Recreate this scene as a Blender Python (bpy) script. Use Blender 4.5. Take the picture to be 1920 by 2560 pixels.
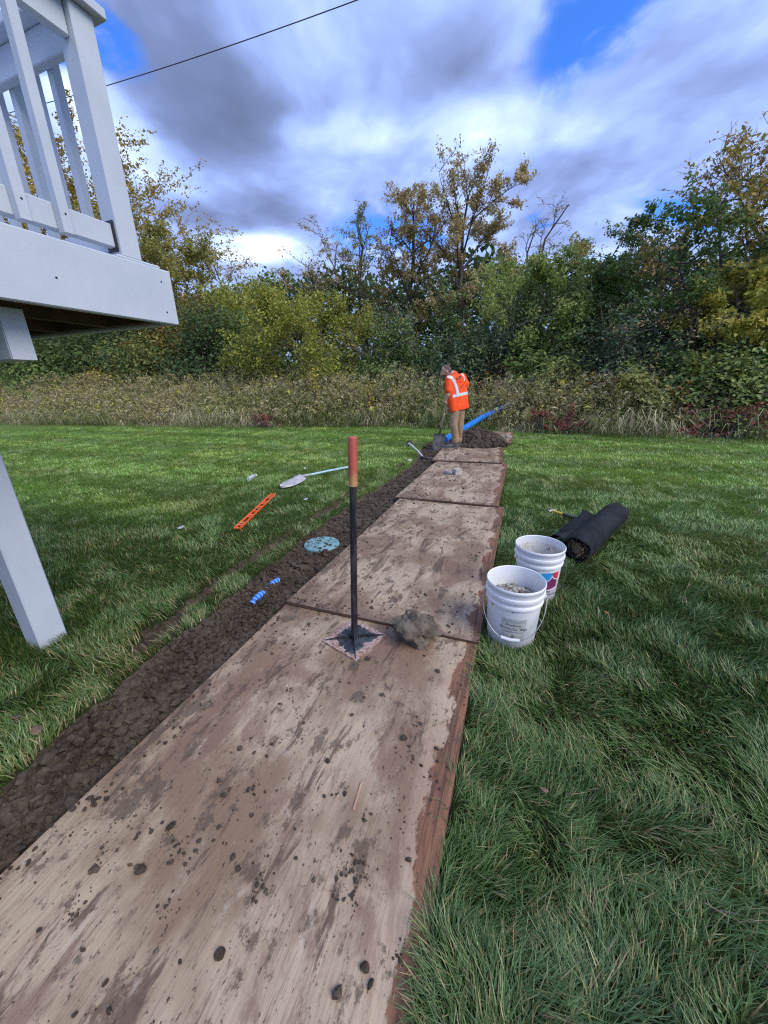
import bpy, bmesh, math, random
import numpy as np
from mathutils import Vector, Matrix, Euler
rad = math.radians
scene = bpy.context.scene
for o in list(bpy.data.objects): bpy.data.objects.remove(o)

# ------------------------------------------------------------------ camera
FPX, PITCH, ROLL, CAMH = 917.5, rad(19.44), rad(-1.22), 1.3745      # focal length in photo pixels (1920 wide)
cF = np.array([0, math.cos(PITCH), -math.sin(PITCH)])
U0 = np.array([0, math.sin(PITCH), math.cos(PITCH)]); R0 = np.array([1., 0, 0])
cR = math.cos(ROLL)*R0 + math.sin(ROLL)*U0; cU = -math.sin(ROLL)*R0 + math.cos(ROLL)*U0
CAM = np.array([0, 0, CAMH])
cd = bpy.data.cameras.new('camera'); cam = bpy.data.objects.new('camera', cd); scene.collection.objects.link(cam)
cd.sensor_fit = 'HORIZONTAL'; cd.sensor_width = 36; cd.lens = FPX/1920*36; cd.clip_start = .02; cd.clip_end = 3000
cam.matrix_world = Matrix(((cR[0], cU[0], -cF[0], 0), (cR[1], cU[1], -cF[1], 0), (cR[2], cU[2], -cF[2], CAMH), (0, 0, 0, 1)))
scene.camera = cam
scene.render.resolution_x, scene.render.resolution_y = 768, 1024

def ray(x, y): return cF + (x-960)/FPX*cR + (1280-y)/FPX*cU            # direction of a photo pixel
def gp(x, y, z=0.0):                                                  # where that direction meets the level z
    d = ray(x, y); return CAM + d*(z-CAMH)/d[2]
def atd(x, y, D):                                                     # the point at horizontal distance D
    d = ray(x, y); return CAM + d*D/math.hypot(d[0], d[1])

# ------------------------------------------------------------------ node helper
def nd(t, typ, ins=None, **props):
    n = t.nodes.new(typ)
    for k, v in props.items(): setattr(n, k, v)
    for k, v in (ins or {}).items():
        s = n.inputs[k]
        if isinstance(v, bpy.types.NodeSocket): t.links.new(v, s)
        else: s.default_value = v
    return n
def mixc(t, f, a, b, bt='MIX'):
    n = t.nodes.new('ShaderNodeMix'); n.data_type = 'RGBA'; n.blend_type = bt
    for i, v in ((0, f), (6, a), (7, b)):
        if isinstance(v, bpy.types.NodeSocket): t.links.new(v, n.inputs[i])
        else: n.inputs[i].default_value = (tuple(v)+(1,) if i and len(v) == 3 else v)
    return n.outputs[2]
def maprange(t, v, a, b, c=0., d=1., smooth=True):
    n = nd(t, 'ShaderNodeMapRange', {0: v, 1: a, 2: b, 3: c, 4: d}, interpolation_type='SMOOTHSTEP' if smooth else 'LINEAR')
    return n.outputs[0]
def math_(t, op, a, b=0.):
    return nd(t, 'ShaderNodeMath', {0: a, 1: b}, operation=op).outputs[0]
def noise(t, vec, scale, detail=4, rough=.55, dist=0.):
    return nd(t, 'ShaderNodeTexNoise', {'Vector': vec, 'Scale': scale, 'Detail': detail, 'Roughness': rough, 'Distortion': dist}).outputs[0]
def mapping(t, vec, scale=(1, 1, 1), loc=(0, 0, 0), rot=(0, 0, 0)):
    return nd(t, 'ShaderNodeMapping', {'Vector': vec, 'Location': loc, 'Rotation': rot, 'Scale': scale}).outputs[0]

# ------------------------------------------------------------------ sky and sun
SUN_AZ, SUN_EL = rad(128), rad(44)                                    # from the right, high, behind thin cloud
w = bpy.data.worlds.new('World'); scene.world = w; w.use_nodes = True
t = w.node_tree; t.nodes.clear()
SKY = .10
sky = nd(t, 'ShaderNodeTexSky', sky_type='NISHITA', sun_disc=False, sun_elevation=SUN_EL, sun_rotation=SUN_AZ, altitude=200, air_density=1.2, dust_density=.4, ozone_density=2.5)
dirv = nd(t, 'ShaderNodeTexCoord').outputs['Generated']
sep = nd(t, 'ShaderNodeSeparateXYZ', {0: dirv})
zz = math_(t, 'ADD', math_(t, 'MAXIMUM', sep.outputs[2], 0.), .10)
q = nd(t, 'ShaderNodeCombineXYZ', {0: math_(t, 'DIVIDE', sep.outputs[0], zz), 1: math_(t, 'DIVIDE', sep.outputs[1], zz), 2: 0.}).outputs[0]
def qpos(px, py):
    d = ray(px, py); d = d/np.linalg.norm(d); z = max(d[2], 0)+.10; return (d[0]/z, d[1]/z, 0)
# wind-drawn coordinates
warp = nd(t, 'ShaderNodeTexNoise', {'Vector': q, 'Scale': 1.5, 'Detail': 4, 'Roughness': .5}).outputs[1]
warpv = nd(t, 'ShaderNodeVectorMath', {0: nd(t, 'ShaderNodeVectorMath', {0: warp, 1: (.5, .5, .5)}, operation='SUBTRACT').outputs[0], 3: .42}, operation='SCALE').outputs[0]
qw = nd(t, 'ShaderNodeVectorMath', {0: q, 1: warpv}, operation='ADD').outputs[0]
def blob(px, py, sx, sy, ang=0, soft=1.):
    c = qpos(px, py)
    m = nd(t, 'ShaderNodeVectorMath', {0: qw, 1: c}, operation='SUBTRACT').outputs[0]
    m = nd(t, 'ShaderNodeVectorRotate', {'Vector': m, 'Angle': ang}, rotation_type='Z_AXIS').outputs[0]
    m = nd(t, 'ShaderNodeVectorMath', {0: m, 1: (1/sx, 1/sy, 1)}, operation='MULTIPLY').outputs[0]
    l = nd(t, 'ShaderNodeVectorMath', {0: m}, operation='LENGTH').outputs['Value']
    return maprange(t, l, 1.25, .25)
stre = mapping(t, qw, (1.5, 1.15, 1), (0, .4, 0), rot=(0, 0, rad(-12)))
n1 = noise(t, stre, 1.35, 4, .5)
n2 = noise(t, mapping(t, qw, (4.0, 2.8, 1), (3, 1, 0), (0, 0, rad(-18))), 1.25, 6, .56)
shade = math_(t, 'ADD', math_(t, 'MULTIPLY', n1, .62), math_(t, 'MULTIPLY', n2, .38))
dark = blob(520, 250, .20, .50, rad(8))
dark2 = blob(1060, 190, .42, .20, rad(10))
dark3 = blob(620, 545, .34, .22)
dark4 = blob(1330, 420, .40, .30)
dk = math_(t, 'ADD', math_(t, 'MULTIPLY', dark, .34), math_(t, 'ADD', math_(t, 'MULTIPLY', dark2, .11), math_(t, 'ADD', math_(t, 'MULTIPLY', dark3, .26), math_(t, 'MULTIPLY', dark4, .08))))
lt1 = blob(640, 625, .34, .30); lt2 = blob(900, 300, .35, .12); lt3 = blob(1240, 330, .5, .16); lt4 = blob(290, 330, .16, .35)
lt = math_(t, 'ADD', math_(t, 'MULTIPLY', lt1, .30), math_(t, 'ADD', math_(t, 'MULTIPLY', lt2, .10), math_(t, 'ADD', math_(t, 'MULTIPLY', lt3, .13), math_(t, 'MULTIPLY', lt4, .22))))
val = math_(t, 'ADD', math_(t, 'SUBTRACT', shade, dk), lt)
cr = nd(t, 'ShaderNodeValToRGB', {0: val})
K = 1/SKY
e = cr.color_ramp.elements
e[0].position = .08; e[0].color = (.085, .112, .205, 1)
e[1].position = .82; e[1].color = (.70, .78, .92, 1)
for pos, c in ((.26, (.115, .152, .285)), (.40, (.165, .225, .440)), (.52, (.235, .325, .60)), (.66, (.375, .48, .75))):
    x = cr.color_ramp.elements.new(pos); x.color = c+(1,)
ccol = nd(t, 'ShaderNodeVectorMath', {0: cr.outputs[0], 3: K}, operation='SCALE').outputs[0]
gap = math_(t, 'MAXIMUM', blob(1450, 80, .19, .26, rad(20)), math_(t, 'MAXIMUM', blob(1690, 540, .36, .20, rad(-28)), math_(t, 'MAXIMUM', blob(985, 590, .42, .34), math_(t, 'MAXIMUM', blob(140, 155, .20, .09), blob(295, 140, .09, .16)))))
cover = math_(t, 'SUBTRACT', maprange(t, n1, .22, .34), math_(t, 'MULTIPLY', gap, maprange(t, n2, .78, .42)))
cover = maprange(t, cover, .1, .95)
blue = nd(t, 'ShaderNodeVectorMath', {0: sky.outputs[0], 1: (.32, .68, 1.45)}, operation='MULTIPLY').outputs[0]
skyc = mixc(t, cover, blue, ccol)
bg = nd(t, 'ShaderNodeBackground', {0: skyc, 1: SKY})
t.links.new(bg.outputs[0], nd(t, 'ShaderNodeOutputWorld').inputs[0])

sd = bpy.data.lights.new('sun', 'SUN'); sun = bpy.data.objects.new('sun', sd); scene.collection.objects.link(sun)
sd.energy = 1.5; sd.angle = rad(38); sd.color = (1, .92, .80)
sdir = Vector((math.sin(SUN_AZ)*math.cos(SUN_EL), math.cos(SUN_AZ)*math.cos(SUN_EL), math.sin(SUN_EL)))
sun.rotation_euler = sdir.to_track_quat('Z', 'Y').to_euler(); sun.location = (6, -4, 12)
vs = scene.view_settings; vs.view_transform = 'Standard'; vs.look = 'None'; vs.gamma = 1; vs.exposure = 1.0
cy = scene.cycles; cy.use_denoising = False; cy.filter_width = 1.2; cy.sample_clamp_indirect = 4; cy.max_bounces = 5; cy.diffuse_bounces = 3; cy.glossy_bounces = 2; cy.transmission_bounces = 4; cy.transparent_max_bounces = 4
w.cycles.sampling_method = 'MANUAL'; w.cycles.sample_map_resolution = 512
scene.render.engine = 'CYCLES'

# ------------------------------------------------------------------ mesh helpers
COL = scene.collection
def link(o): COL.objects.link(o); return o
def tag(o, label=None, cat=None, group=None, kind=None):
    for k, v in (('label', label), ('category', cat), ('group', group), ('kind', kind)):
        if v: o[k] = v
    return o
def thing(name, label, cat, loc=(0, 0, 0), rotz=0., group=None, rot=None):
    o = link(bpy.data.objects.new(name, None)); o.location = loc; o.rotation_euler = rot or (0, 0, rotz); o.empty_display_size = .1
    return tag(o, label, cat, group)
class Geo:
    """collects boxes, tubes, lathes, lumps; build() links them as one mesh"""
    def __init__(s): s.V = []; s.F = []; s.n = 0
    def add(s, V, F):
        V = np.asarray(V, float).reshape(-1, 3); s.V.append(V); s.F += [tuple(i+s.n for i in f) for f in F]; s.n += len(V); return s
    def box(s, c, size, R=None, bevel=0.):
        hx, hy, hz = [a/2 for a in size]
        if bevel:
            b = bevel; V = []
            for sx in (-1, 1):
                for sy in (-1, 1):
                    for sz in (-1, 1):
                        V += [(sx*(hx-b), sy*(hy-b), sz*hz), (sx*(hx-b), sy*hy, sz*(hz-b)), (sx*hx, sy*(hy-b), sz*(hz-b))]
            bm = bmesh.new(); vv = [bm.verts.new(v) for v in V]; bmesh.ops.convex_hull(bm, input=vv)
            bm.verts.index_update(); V = [v.co[:] for v in bm.verts]; F = [[v.index for v in f.verts] for f in bm.faces]; bm.free()
        else:
            V = [(sx*hx, sy*hy, sz*hz) for sx in (-1, 1) for sy in (-1, 1) for sz in (-1, 1)]
            F = [(0, 1, 3, 2), (4, 6, 7, 5), (0, 4, 5, 1), (2, 3, 7, 6), (0, 2, 6, 4), (1, 5, 7, 3)]
        V = np.array(V)
        if R is not None: V = V @ np.array(R).T
        return s.add(V+np.asarray(c), F)
    def beam(s, a, b, w, h, up=(0, 0, 1), bevel=0.):
        a = np.asarray(a, float); b = np.asarray(b, float); y = b-a; L = np.linalg.norm(y); y /= L
        x = np.cross(y, up); x /= np.linalg.norm(x); z = np.cross(x, y)
        return s.box((a+b)/2, (w, L, h), np.stack([x, y, z], 1), bevel)
    def tube(s, P, r, n=8, caps=True, flat=None):
        P = np.asarray(P, float); m = len(P); r = np.broadcast_to(np.asarray(r, float), (m,))
        T = np.gradient(P, axis=0); T /= np.linalg.norm(T, axis=1)[:, None]+1e-12
        ref = np.array([0, 0, 1.]) if abs(T[0, 2]) < .9 else np.array([1., 0, 0])
        X = np.cross(T, ref); X /= np.linalg.norm(X, axis=1)[:, None]+1e-12; Y = np.cross(X, T)
        a = np.arange(n)*2*math.pi/n; k = 1. if flat is None else flat
        V = P[:, None]+r[:, None, None]*(np.cos(a)[None, :, None]*X[:, None]+k*np.sin(a)[None, :, None]*Y[:, None])
        F = [(i*n+j, i*n+(j+1) % n, (i+1)*n+(j+1) % n, (i+1)*n+j) for i in range(m-1) for j in range(n)]
        if caps: F += [tuple(range(n-1, -1, -1)), tuple((m-1)*n+j for j in range(n))]
        return s.add(V.reshape(-1, 3), F)
    def lathe(s, prof, n=40, c=(0, 0, 0), close=False):
        prof = np.array(prof, float); a = np.arange(n)*2*math.pi/n; m = len(prof)
        V = np.stack([prof[:, 0][:, None]*np.cos(a), prof[:, 0][:, None]*np.sin(a), np.repeat(prof[:, 1][:, None], n, 1)], -1)
        F = [(i*n+j, i*n+(j+1) % n, (i+1)*n+(j+1) % n, (i+1)*n+j) for i in range(m-1) for j in range(n)]
        if close: F += [tuple(range(n-1, -1, -1)), tuple((m-1)*n+j for j in range(n))]
        return s.add(V.reshape(-1, 3)+np.asarray(c), F)
    def lump(s, c, r, seed, sub=2, rough=.28, squash=(1, 1, .8), freq=2.2):
        V, F = ICO[sub]; rs = np.random.RandomState(seed); k = np.ones(len(V))
        for _ in range(3):
            d = rs.normal(size=3); k += rough*.5*np.sin(V@d*freq+rs.rand()*6)
        k += rs.normal(size=len(V))*rough*.14
        return s.add(V*k[:, None]*np.array(squash)*r+np.asarray(c), F)
    def build(s, name, mat, parent=None, origin=None, smooth=30, loc=None, rot=None):
        V = np.concatenate(s.V) if s.V else np.zeros((0, 3))
        if origin is not None: V = V-np.asarray(origin)
        me = bpy.data.meshes.new(name); me.from_pydata(V.tolist(), [], s.F); me.update()
        if smooth is not None:
            me.shade_smooth(); me.set_sharp_from_angle(angle=rad(smooth))
        for m_ in (mat if isinstance(mat, (list, tuple)) else [mat]): me.materials.append(m_)
        o = link(bpy.data.objects.new(name, me)); o.parent = parent
        if loc is not None: o.location = loc
        elif origin is not None and parent is None: o.location = origin
        if rot is not None: o.rotation_euler = rot
        return o
def _ico(sub):
    bm = bmesh.new(); bmesh.ops.create_icosphere(bm, subdivisions=sub, radius=1); bm.verts.ensure_lookup_table()
    r = np.array([v.co[:] for v in bm.verts]), [[v.index for v in f.verts] for f in bm.faces]; bm.free(); return r
ICO = {i: _ico(i) for i in (1, 2, 3, 4)}
def fast_mesh(name, V, tris, mat, col=None, parent=None, smooth=False, origin=None):
    """one big triangle mesh straight from numpy, with a colour per vertex"""
    V = np.ascontiguousarray(V, np.float32)
    if origin is not None: V = np.ascontiguousarray(V-np.asarray(origin, np.float32), np.float32)
    T = np.ascontiguousarray(tris, np.int32); me = bpy.data.meshes.new(name)
    me.vertices.add(len(V)); me.vertices.foreach_set('co', V.ravel())
    me.loops.add(T.size); me.loops.foreach_set('vertex_index', T.ravel())
    me.polygons.add(len(T)); me.polygons.foreach_set('loop_start', np.arange(0, T.size, 3, dtype=np.int32))
    me.update(calc_edges=True)
    if smooth: me.shade_smooth()
    else: me.polygons.foreach_set('use_smooth', np.zeros(len(T), bool))
    if col is not None:
        a = me.attributes.new('Col', 'FLOAT_COLOR', 'POINT'); c = np.ones((len(V), 4), np.float32); c[:, :3] = col; a.data.foreach_set('color', c.ravel())
    me.materials.append(mat); o = link(bpy.data.objects.new(name, me)); o.parent = parent
    if origin is not None and parent is None: o.location = origin
    return o
def _h(ix, iy, s): 
    n = (ix.astype(np.int64)*374761393+iy.astype(np.int64)*668265263+s*974634777) & 0x7fffffff
    n = ((n ^ (n >> 13))*1274126177) & 0x7fffffff; n = n ^ (n >> 16); return (n & 0xffff)/65535.
def vn(x, y, s=0):
    ix = np.floor(x); iy = np.floor(y); fx = x-ix; fy = y-iy; fx = fx*fx*(3-2*fx); fy = fy*fy*(3-2*fy); ix = ix.astype(int); iy = iy.astype(int)
    return (_h(ix, iy, s)*(1-fx)+_h(ix+1, iy, s)*fx)*(1-fy)+(_h(ix, iy+1, s)*(1-fx)+_h(ix+1, iy+1, s)*fx)*fy
def fbm(x, y, s=0, o=4):
    x = np.asarray(x, float); y = np.asarray(y, float); r = 0; a = .5; tot = 0
    for i in range(o): r = r+a*vn(x*2**i+i*17.3, y*2**i+i*9.1, s+i); tot += a; a *= .5
    return r/tot
def sstep(a, b, x): k = np.clip((x-a)/(b-a), 0, 1); return k*k*(3-2*k)

# ------------------------------------------------------------------ materials
def newmat(name):
    m = bpy.data.materials.new(name); m.use_nodes = True; t = m.node_tree; t.nodes.clear()
    out = nd(t, 'ShaderNodeOutputMaterial'); b = nd(t, 'ShaderNodeBsdfPrincipled'); t.links.new(b.outputs[0], out.inputs[0]); return m, t, b, out
def setin(t, b, **kw):
    for k, v in kw.items():
        s = b.inputs[k.replace('_', ' ')]
        if isinstance(v, bpy.types.NodeSocket): t.links.new(v, s)
        else: s.default_value = tuple(v)+(1,) if isinstance(v, (tuple, list)) and len(v) == 3 and s.type == 'RGBA' else v
def bump(t, b, h, strength=.3, dist=.01):
    n = nd(t, 'ShaderNodeBump', {'Height': h, 'Strength': strength, 'Distance': dist}); t.links.new(n.outputs[0], b.inputs['Normal'])
def simple(name, c1, c2=None, scale=8., rough=.6, metal=0., bmp=0., bscale=60., lo=.35, hi=.65, coord='Object', stretch=(1, 1, 1), spec=.5):
    """two-tone worn surface: colour noise plus fine relief"""
    m, t, b, _ = newmat(name); co = nd(t, 'ShaderNodeTexCoord').outputs[coord]; v = mapping(t, co, stretch)
    n = noise(t, v, scale, 6, .6)
    col = mixc(t, maprange(t, n, lo, hi), c1, c2 or tuple(.85*x for x in c1))
    setin(t, b, Base_Color=col, Roughness=maprange(t, noise(t, v, scale*2.3, 3), .3, .7, rough-.08, min(1, rough+.1)), Metallic=metal)
    b.inputs['Specular IOR Level'].default_value = spec
    if bmp: bump(t, b, noise(t, v, bscale, 5), bmp, .004)
    return m
def leafmat(name, rough=.5, trans=.3, spec=.4):
    """leaf and blade surface: colour comes from the mesh, some light passes through"""
    m, t, b, out = newmat(name); a = nd(t, 'ShaderNodeAttribute', attribute_name='Col')
    setin(t, b, Base_Color=a.outputs['Color'], Roughness=rough); b.inputs['Specular IOR Level'].default_value = spec
    tr = nd(t, 'ShaderNodeBsdfTranslucent', {0: a.outputs['Color']}); mx = nd(t, 'ShaderNodeMixShader', {0: trans, 1: b.outputs[0], 2: tr.outputs[0]})
    t.links.new(mx.outputs[0], out.inputs[0]); return m
M = {}
M['blade'] = leafmat('grass_blade', .36, .25, .6)
M['leaf'] = leafmat('leaf', .55, .30, .35)
M['weed'] = leafmat('weed', .75, .22, .2)
M['bark'] = simple('bark', (.055, .045, .036), (.11, .095, .08), 9, .9, bmp=.6, bscale=30, stretch=(1, 1, .25))
M['palebark'] = simple('dead_branch_bark', (.16, .145, .125), (.26, .24, .21), 9, .9, bmp=.4, bscale=30, stretch=(1, 1, .25))

m, t, b, _ = newmat('soil'); M['soil'] = m
co = nd(t, 'ShaderNodeNewGeometry').outputs['Position']
c = mixc(t, maprange(t, noise(t, co, 5, 5), .35, .65), (.044, .032, .023), (.082, .062, .046))
c = mixc(t, maprange(t, noise(t, co, 38, 5), .45, .75), c, (.115, .09, .067))
c = mixc(t, maprange(t, noise(t, co, 160, 2), .68, .74), c, (.19, .165, .135))
setin(t, b, Base_Color=c, Roughness=.95); b.inputs['Specular IOR Level'].default_value = .2
h1 = noise(t, co, 45, 8, .7); bump(t, b, h1, .8, .010)

m, t, b, _ = newmat('lawn_ground'); M['lawn'] = m
co = nd(t, 'ShaderNodeNewGeometry').outputs['Position']
far = maprange(t, nd(t, 'ShaderNodeVectorMath', {0: co}, operation='LENGTH').outputs['Value'], 2.5, 8.)
c0 = mixc(t, maprange(t, noise(t, co, 2.2, 5), .35, .65), (.020, .030, .010), (.034, .044, .016))
c1 = mixc(t, maprange(t, noise(t, co, 2.2, 5), .35, .65), (.11, .185, .034), (.145, .215, .05))
c = mixc(t, far, c0, c1)
c = mixc(t, maprange(t, noise(t, co, 60, 3), .5, .75), c, (.075, .090, .032))
setin(t, b, Base_Color=c, Roughness=.95); b.inputs['Specular IOR Level'].default_value = .1; bump(t, b, noise(t, co, 120, 4), .8, .02)

# plywood: weathered veneer, peeled edges, mud
m, t, b, _ = newmat('plywood'); M['ply'] = m
ob = nd(t, 'ShaderNodeTexCoord').outputs['Object']; rnd = nd(t, 'ShaderNodeObjectInfo').outputs['Random']
of = nd(t, 'ShaderNodeCombineXYZ', {0: math_(t, 'MULTIPLY', rnd, 37.), 1: math_(t, 'MULTIPLY', rnd, 91.), 2: math_(t, 'MULTIPLY', rnd, 13.)}).outputs[0]
P = nd(t, 'ShaderNodeVectorMath', {0: ob, 1: of}, operation='ADD').outputs[0]
sp = nd(t, 'ShaderNodeSeparateXYZ', {0: ob})
grain = noise(t, mapping(t, P, (34, 1.6, 4)), 2.2, 8, .62, .35)
fine = noise(t, mapping(t, P, (210, 5, 9)), 1.4, 4, .6)
blot = noise(t, mapping(t, P, (1.5, .9, 1)), 2.0, 6, .6)
c = mixc(t, maprange(t, blot, .40, .60), (.235, .158, .098), (.450, .355, .242))
c = mixc(t, math_(t, 'MULTIPLY', maprange(t, grain, .42, .72), .42), c, (.25, .150, .100))
c = mixc(t, math_(t, 'MULTIPLY', maprange(t, fine, .52, .72), .6), c, (.15, .098, .072))
c = mixc(t, math_(t, 'MULTIPLY', maprange(t, noise(t, mapping(t, P, (2.6, 1.2, 1), (9, 3, 0)), 2, 9, .70, .4), .50, .60), .75), c, (.215, .130, .090))
c = mixc(t, math_(t, 'MULTIPLY', maprange(t, noise(t, mapping(t, P, (6.5, 1.5, 1), (2, 8, 0)), 1.6, 9, .72, .6), .54, .61), .85), c, (.105, .066, .048))
c = mixc(t, math_(t, 'MULTIPLY', maprange(t, noise(t, mapping(t, P, (5, 2.4, 1), (5, 1, 0)), 2.0, 9, .75), .57, .70), .65), c, (.50, .43, .35))
# red-brown under-ply where the face veneer is gone along the right edge
edge = math_(t, 'ADD', sp.outputs[0], math_(t, 'MULTIPLY', math_(t, 'SUBTRACT', noise(t, mapping(t, P, (6, 2.4, 1), (1, 4, 0)), 1.6, 7, .68), .5), .30))
pe = maprange(t, edge, .540, .552)
ugr = mixc(t, maprange(t, grain, .36, .62), (.085, .040, .026), (.25, .115, .062))
c = mixc(t, math_(t, 'MULTIPLY', pe, .92), c, ugr)
edge2 = math_(t, 'ADD', math_(t, 'ABSOLUTE', sp.outputs[1]), math_(t, 'MULTIPLY', math_(t, 'SUBTRACT', noise(t, mapping(t, P, (5, 5, 1), (6, 2, 0)), 1.3, 6, .65), .5), .36))
c = mixc(t, math_(t, 'MULTIPLY', maprange(t, edge2, 1.16, 1.19), .8), c, (.185, .120, .095))
# pale exposed band just inside the peel
c = mixc(t, math_(t, 'MULTIPLY', math_(t, 'SUBTRACT', maprange(t, edge, .46, .53), maprange(t, edge, .534, .547)), .35), c, (.56, .40, .28))
# trodden mud
lft = maprange(t, math_(t, 'ADD', sp.outputs[0], math_(t, 'MULTIPLY', blot, .5)), .10, -.45)
md = math_(t, 'ADD', noise(t, mapping(t, P, (5, 3.2, 1), (4, 4, 0)), 2.4, 8, .72), math_(t, 'MULTIPLY', lft, .05))
c = mixc(t, math_(t, 'MULTIPLY', maprange(t, md, .555, .62), .8), c, (.105, .076, .054))
spk = noise(t, mapping(t, P, (34, 17, 1), (8, 2, 0)), 1.5, 4, .65)
c = mixc(t, math_(t, 'MULTIPLY', maprange(t, spk, .63, .68), .85), c, (.052, .040, .032))
spk2 = noise(t, mapping(t, P, (90, 40, 1), (1, 2, 0)), 1.5, 3, .6)
c = mixc(t, math_(t, 'MULTIPLY', maprange(t, spk2, .65, .71), .8), c, (.050, .038, .030))
# layered edge
nz = nd(t, 'ShaderNodeSeparateXYZ', {0: nd(t, 'ShaderNodeTexCoord').outputs['Normal']}).outputs[2]
lay = math_(t, 'SINE', math_(t, 'MULTIPLY', sp.outputs[2], 2*math.pi/.0052))
ed = mixc(t, maprange(t, lay, -.2, .2), (.055, .035, .025), (.13, .085, .058))
c = mixc(t, maprange(t, math_(t, 'ABSOLUTE', nz), .3, .6), ed, c)
setin(t, b, Base_Color=c, Roughness=maprange(t, blot, .3, .7, .62, .82)); b.inputs['Specular IOR Level'].default_value = .3
hh = math_(t, 'ADD', math_(t, 'MULTIPLY', grain, .6), math_(t, 'ADD', math_(t, 'MULTIPLY', fine, .5), math_(t, 'MULTIPLY', pe, -.8)))
bump(t, b, hh, .55, .003)

# painted deck timber
m, t, b, _ = newmat('white_paint'); M['white'] = m
ob = nd(t, 'ShaderNodeTexCoord').outputs['Object']
n = noise(t, mapping(t, ob, (3, 3, 3)), 2, 5); n2 = noise(t, ob, 90, 4)
c = mixc(t, maprange(t, n, .3, .7), (.52, .565, .63), (.47, .52, .59))
c = mixc(t, math_(t, 'MULTIPLY', maprange(t, noise(t, mapping(t, ob, (14, 14, 3)), 2.2, 6, .7), .60, .72), .45), c, (.50, .53, .56))
c = mixc(t, maprange(t, noise(t, ob, 26, 2), .77, .79), c, (.22, .22, .22))
setin(t, b, Base_Color=c, Roughness=.52); bump(t, b, math_(t, 'ADD', n2, noise(t, mapping(t, ob, (40, 40, 4)), 2, 4)), .16, .003)
m, t, b, _ = newmat('sawn_white_end'); M['sawn'] = m
ob = nd(t, 'ShaderNodeTexCoord').outputs['Object']
wv = nd(t, 'ShaderNodeTexWave', {'Vector': mapping(t, ob, (1, 1, 1), rot=(rad(25), rad(25), 0)), 'Scale': 60., 'Distortion': 3., 'Detail': 3., 'Detail Scale': 2.}, bands_direction='Z').outputs[1]
setin(t, b, Base_Color=mixc(t, math_(t, 'MULTIPLY', maprange(t, wv, .25, .0), .45), (.56, .61, .66), (.36, .39, .43)), Roughness=.6); bump(t, b, noise(t, ob, 70, 5), .3, .004)
# ------------------------------------------------------------------ yard frame: u runs along the trench, v to its right
AZ = rad(20.3)
uu = np.array([math.sin(AZ), math.cos(AZ), 0]); vv = np.array([math.cos(AZ), -math.sin(AZ), 0])
def W(u, v, z=0.): return u*uu+v*vv+np.array([0, 0, z])
def UV(P): P = np.asarray(P); return P[..., :2]@uu[:2], P[..., :2]@vv[:2]
BOARDS = [(-.469, .773, 19.9, 2.44, .005, .005), (.356, 2.982, 20.7, 2.44, .026, .005), (1.138, 5.241, 20.5, 2.44, .026, .005),
          (1.808, 7.47, 17.3, 2.44, .028, .005), (2.64, 9.33, 19.7, 2.14, .030, .008)]      # x, y, heading, length, height of near and far end
BW, BT = 1.22, .018
tL = np.array([(-2.5, -1.60), (-1, -1.62), (.38, -1.656), (.7, -1.692), (1.03, -1.724), (1.2, -1.765), (1.34, -1.735), (1.79, -1.769), (2.42, -1.79), (2.81, -1.826), (3.165, -1.80), (3.76, -1.834), (4.36, -1.79), (5.48, -1.74), (6.53, -1.76), (7.47, -1.946), (8.54, -2.04), (9.3, -2.0)])
tR = np.array([(-2.5, -1.27), (6.2, -1.27), (6.9, -1.16), (7.6, -1.05), (8.6, -.95), (9.3, -.95)])
gC = np.array([(1.15, -1.88), (1.255, -1.89), (1.497, -1.944), (1.89, -2.005), (2.279, -2.016), (2.631, -2.02), (3.302, -2.02), (3.611, -1.984), (4.461, -1.995), (5.54, -2.03), (6.022, -1.92), (6.922, -1.949), (7.2, -1.95)])
weedE = np.array([(-60, 10.2), (-20.9, 9.9), (-14.8, 10.3), (-6.9, 11.0), (-3.7, 11.75), (-2.9, 11.7), (-.1, 11.1), (1.9, 10.7), (5.1, 10.8), (40, 10.6)])   # v, u
def trench_in(u, v):
    """signed distance inside the trench (metres, >0 inside)"""
    a = v-(np.interp(u, tL[:, 0], tL[:, 1])+(fbm(u*6, v*0+3, 5, 4)-.5)*.10+(fbm(u*28, v*6, 6, 2)-.5)*.03)
    b_ = np.interp(u, tR[:, 0], tR[:, 1])-v
    e = 9.05+(fbm(v*5, u*0, 9)-.5)*.4-u
    return np.minimum(np.minimum(a, b_), e)
def groove_in(u, v):
    c = np.interp(u, gC[:, 0], gC[:, 1])+(fbm(u*9, u*0, 11, 3)-.5)*.07
    g = fbm(u*2.3, u*0+5, 13, 3); hw = .058*sstep(.36, .50, g)*(u > 1.05)*(u < 7.1)*(1+.5*(fbm(u*14, u*0, 17)-.5))
    hw = hw+.055*np.exp(-((u-1.28)/.07)**2)
    return hw-np.abs(v-c)
def board_in(u, v, pad=0.):
    x = u*uu[0]+v*vv[0]; y = u*uu[1]+v*vv[1]; r = np.zeros(np.shape(x), bool)
    for bx, by, az, L, *_ in BOARDS:
        s, c = math.sin(rad(az)), math.cos(rad(az)); lx = (x-bx)*c-(y-by)*s; ly = (x-bx)*s+(y-by)*c
        r |= (np.abs(lx) < BW/2+pad) & (np.abs(ly) < L/2+pad)
    return r
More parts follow.
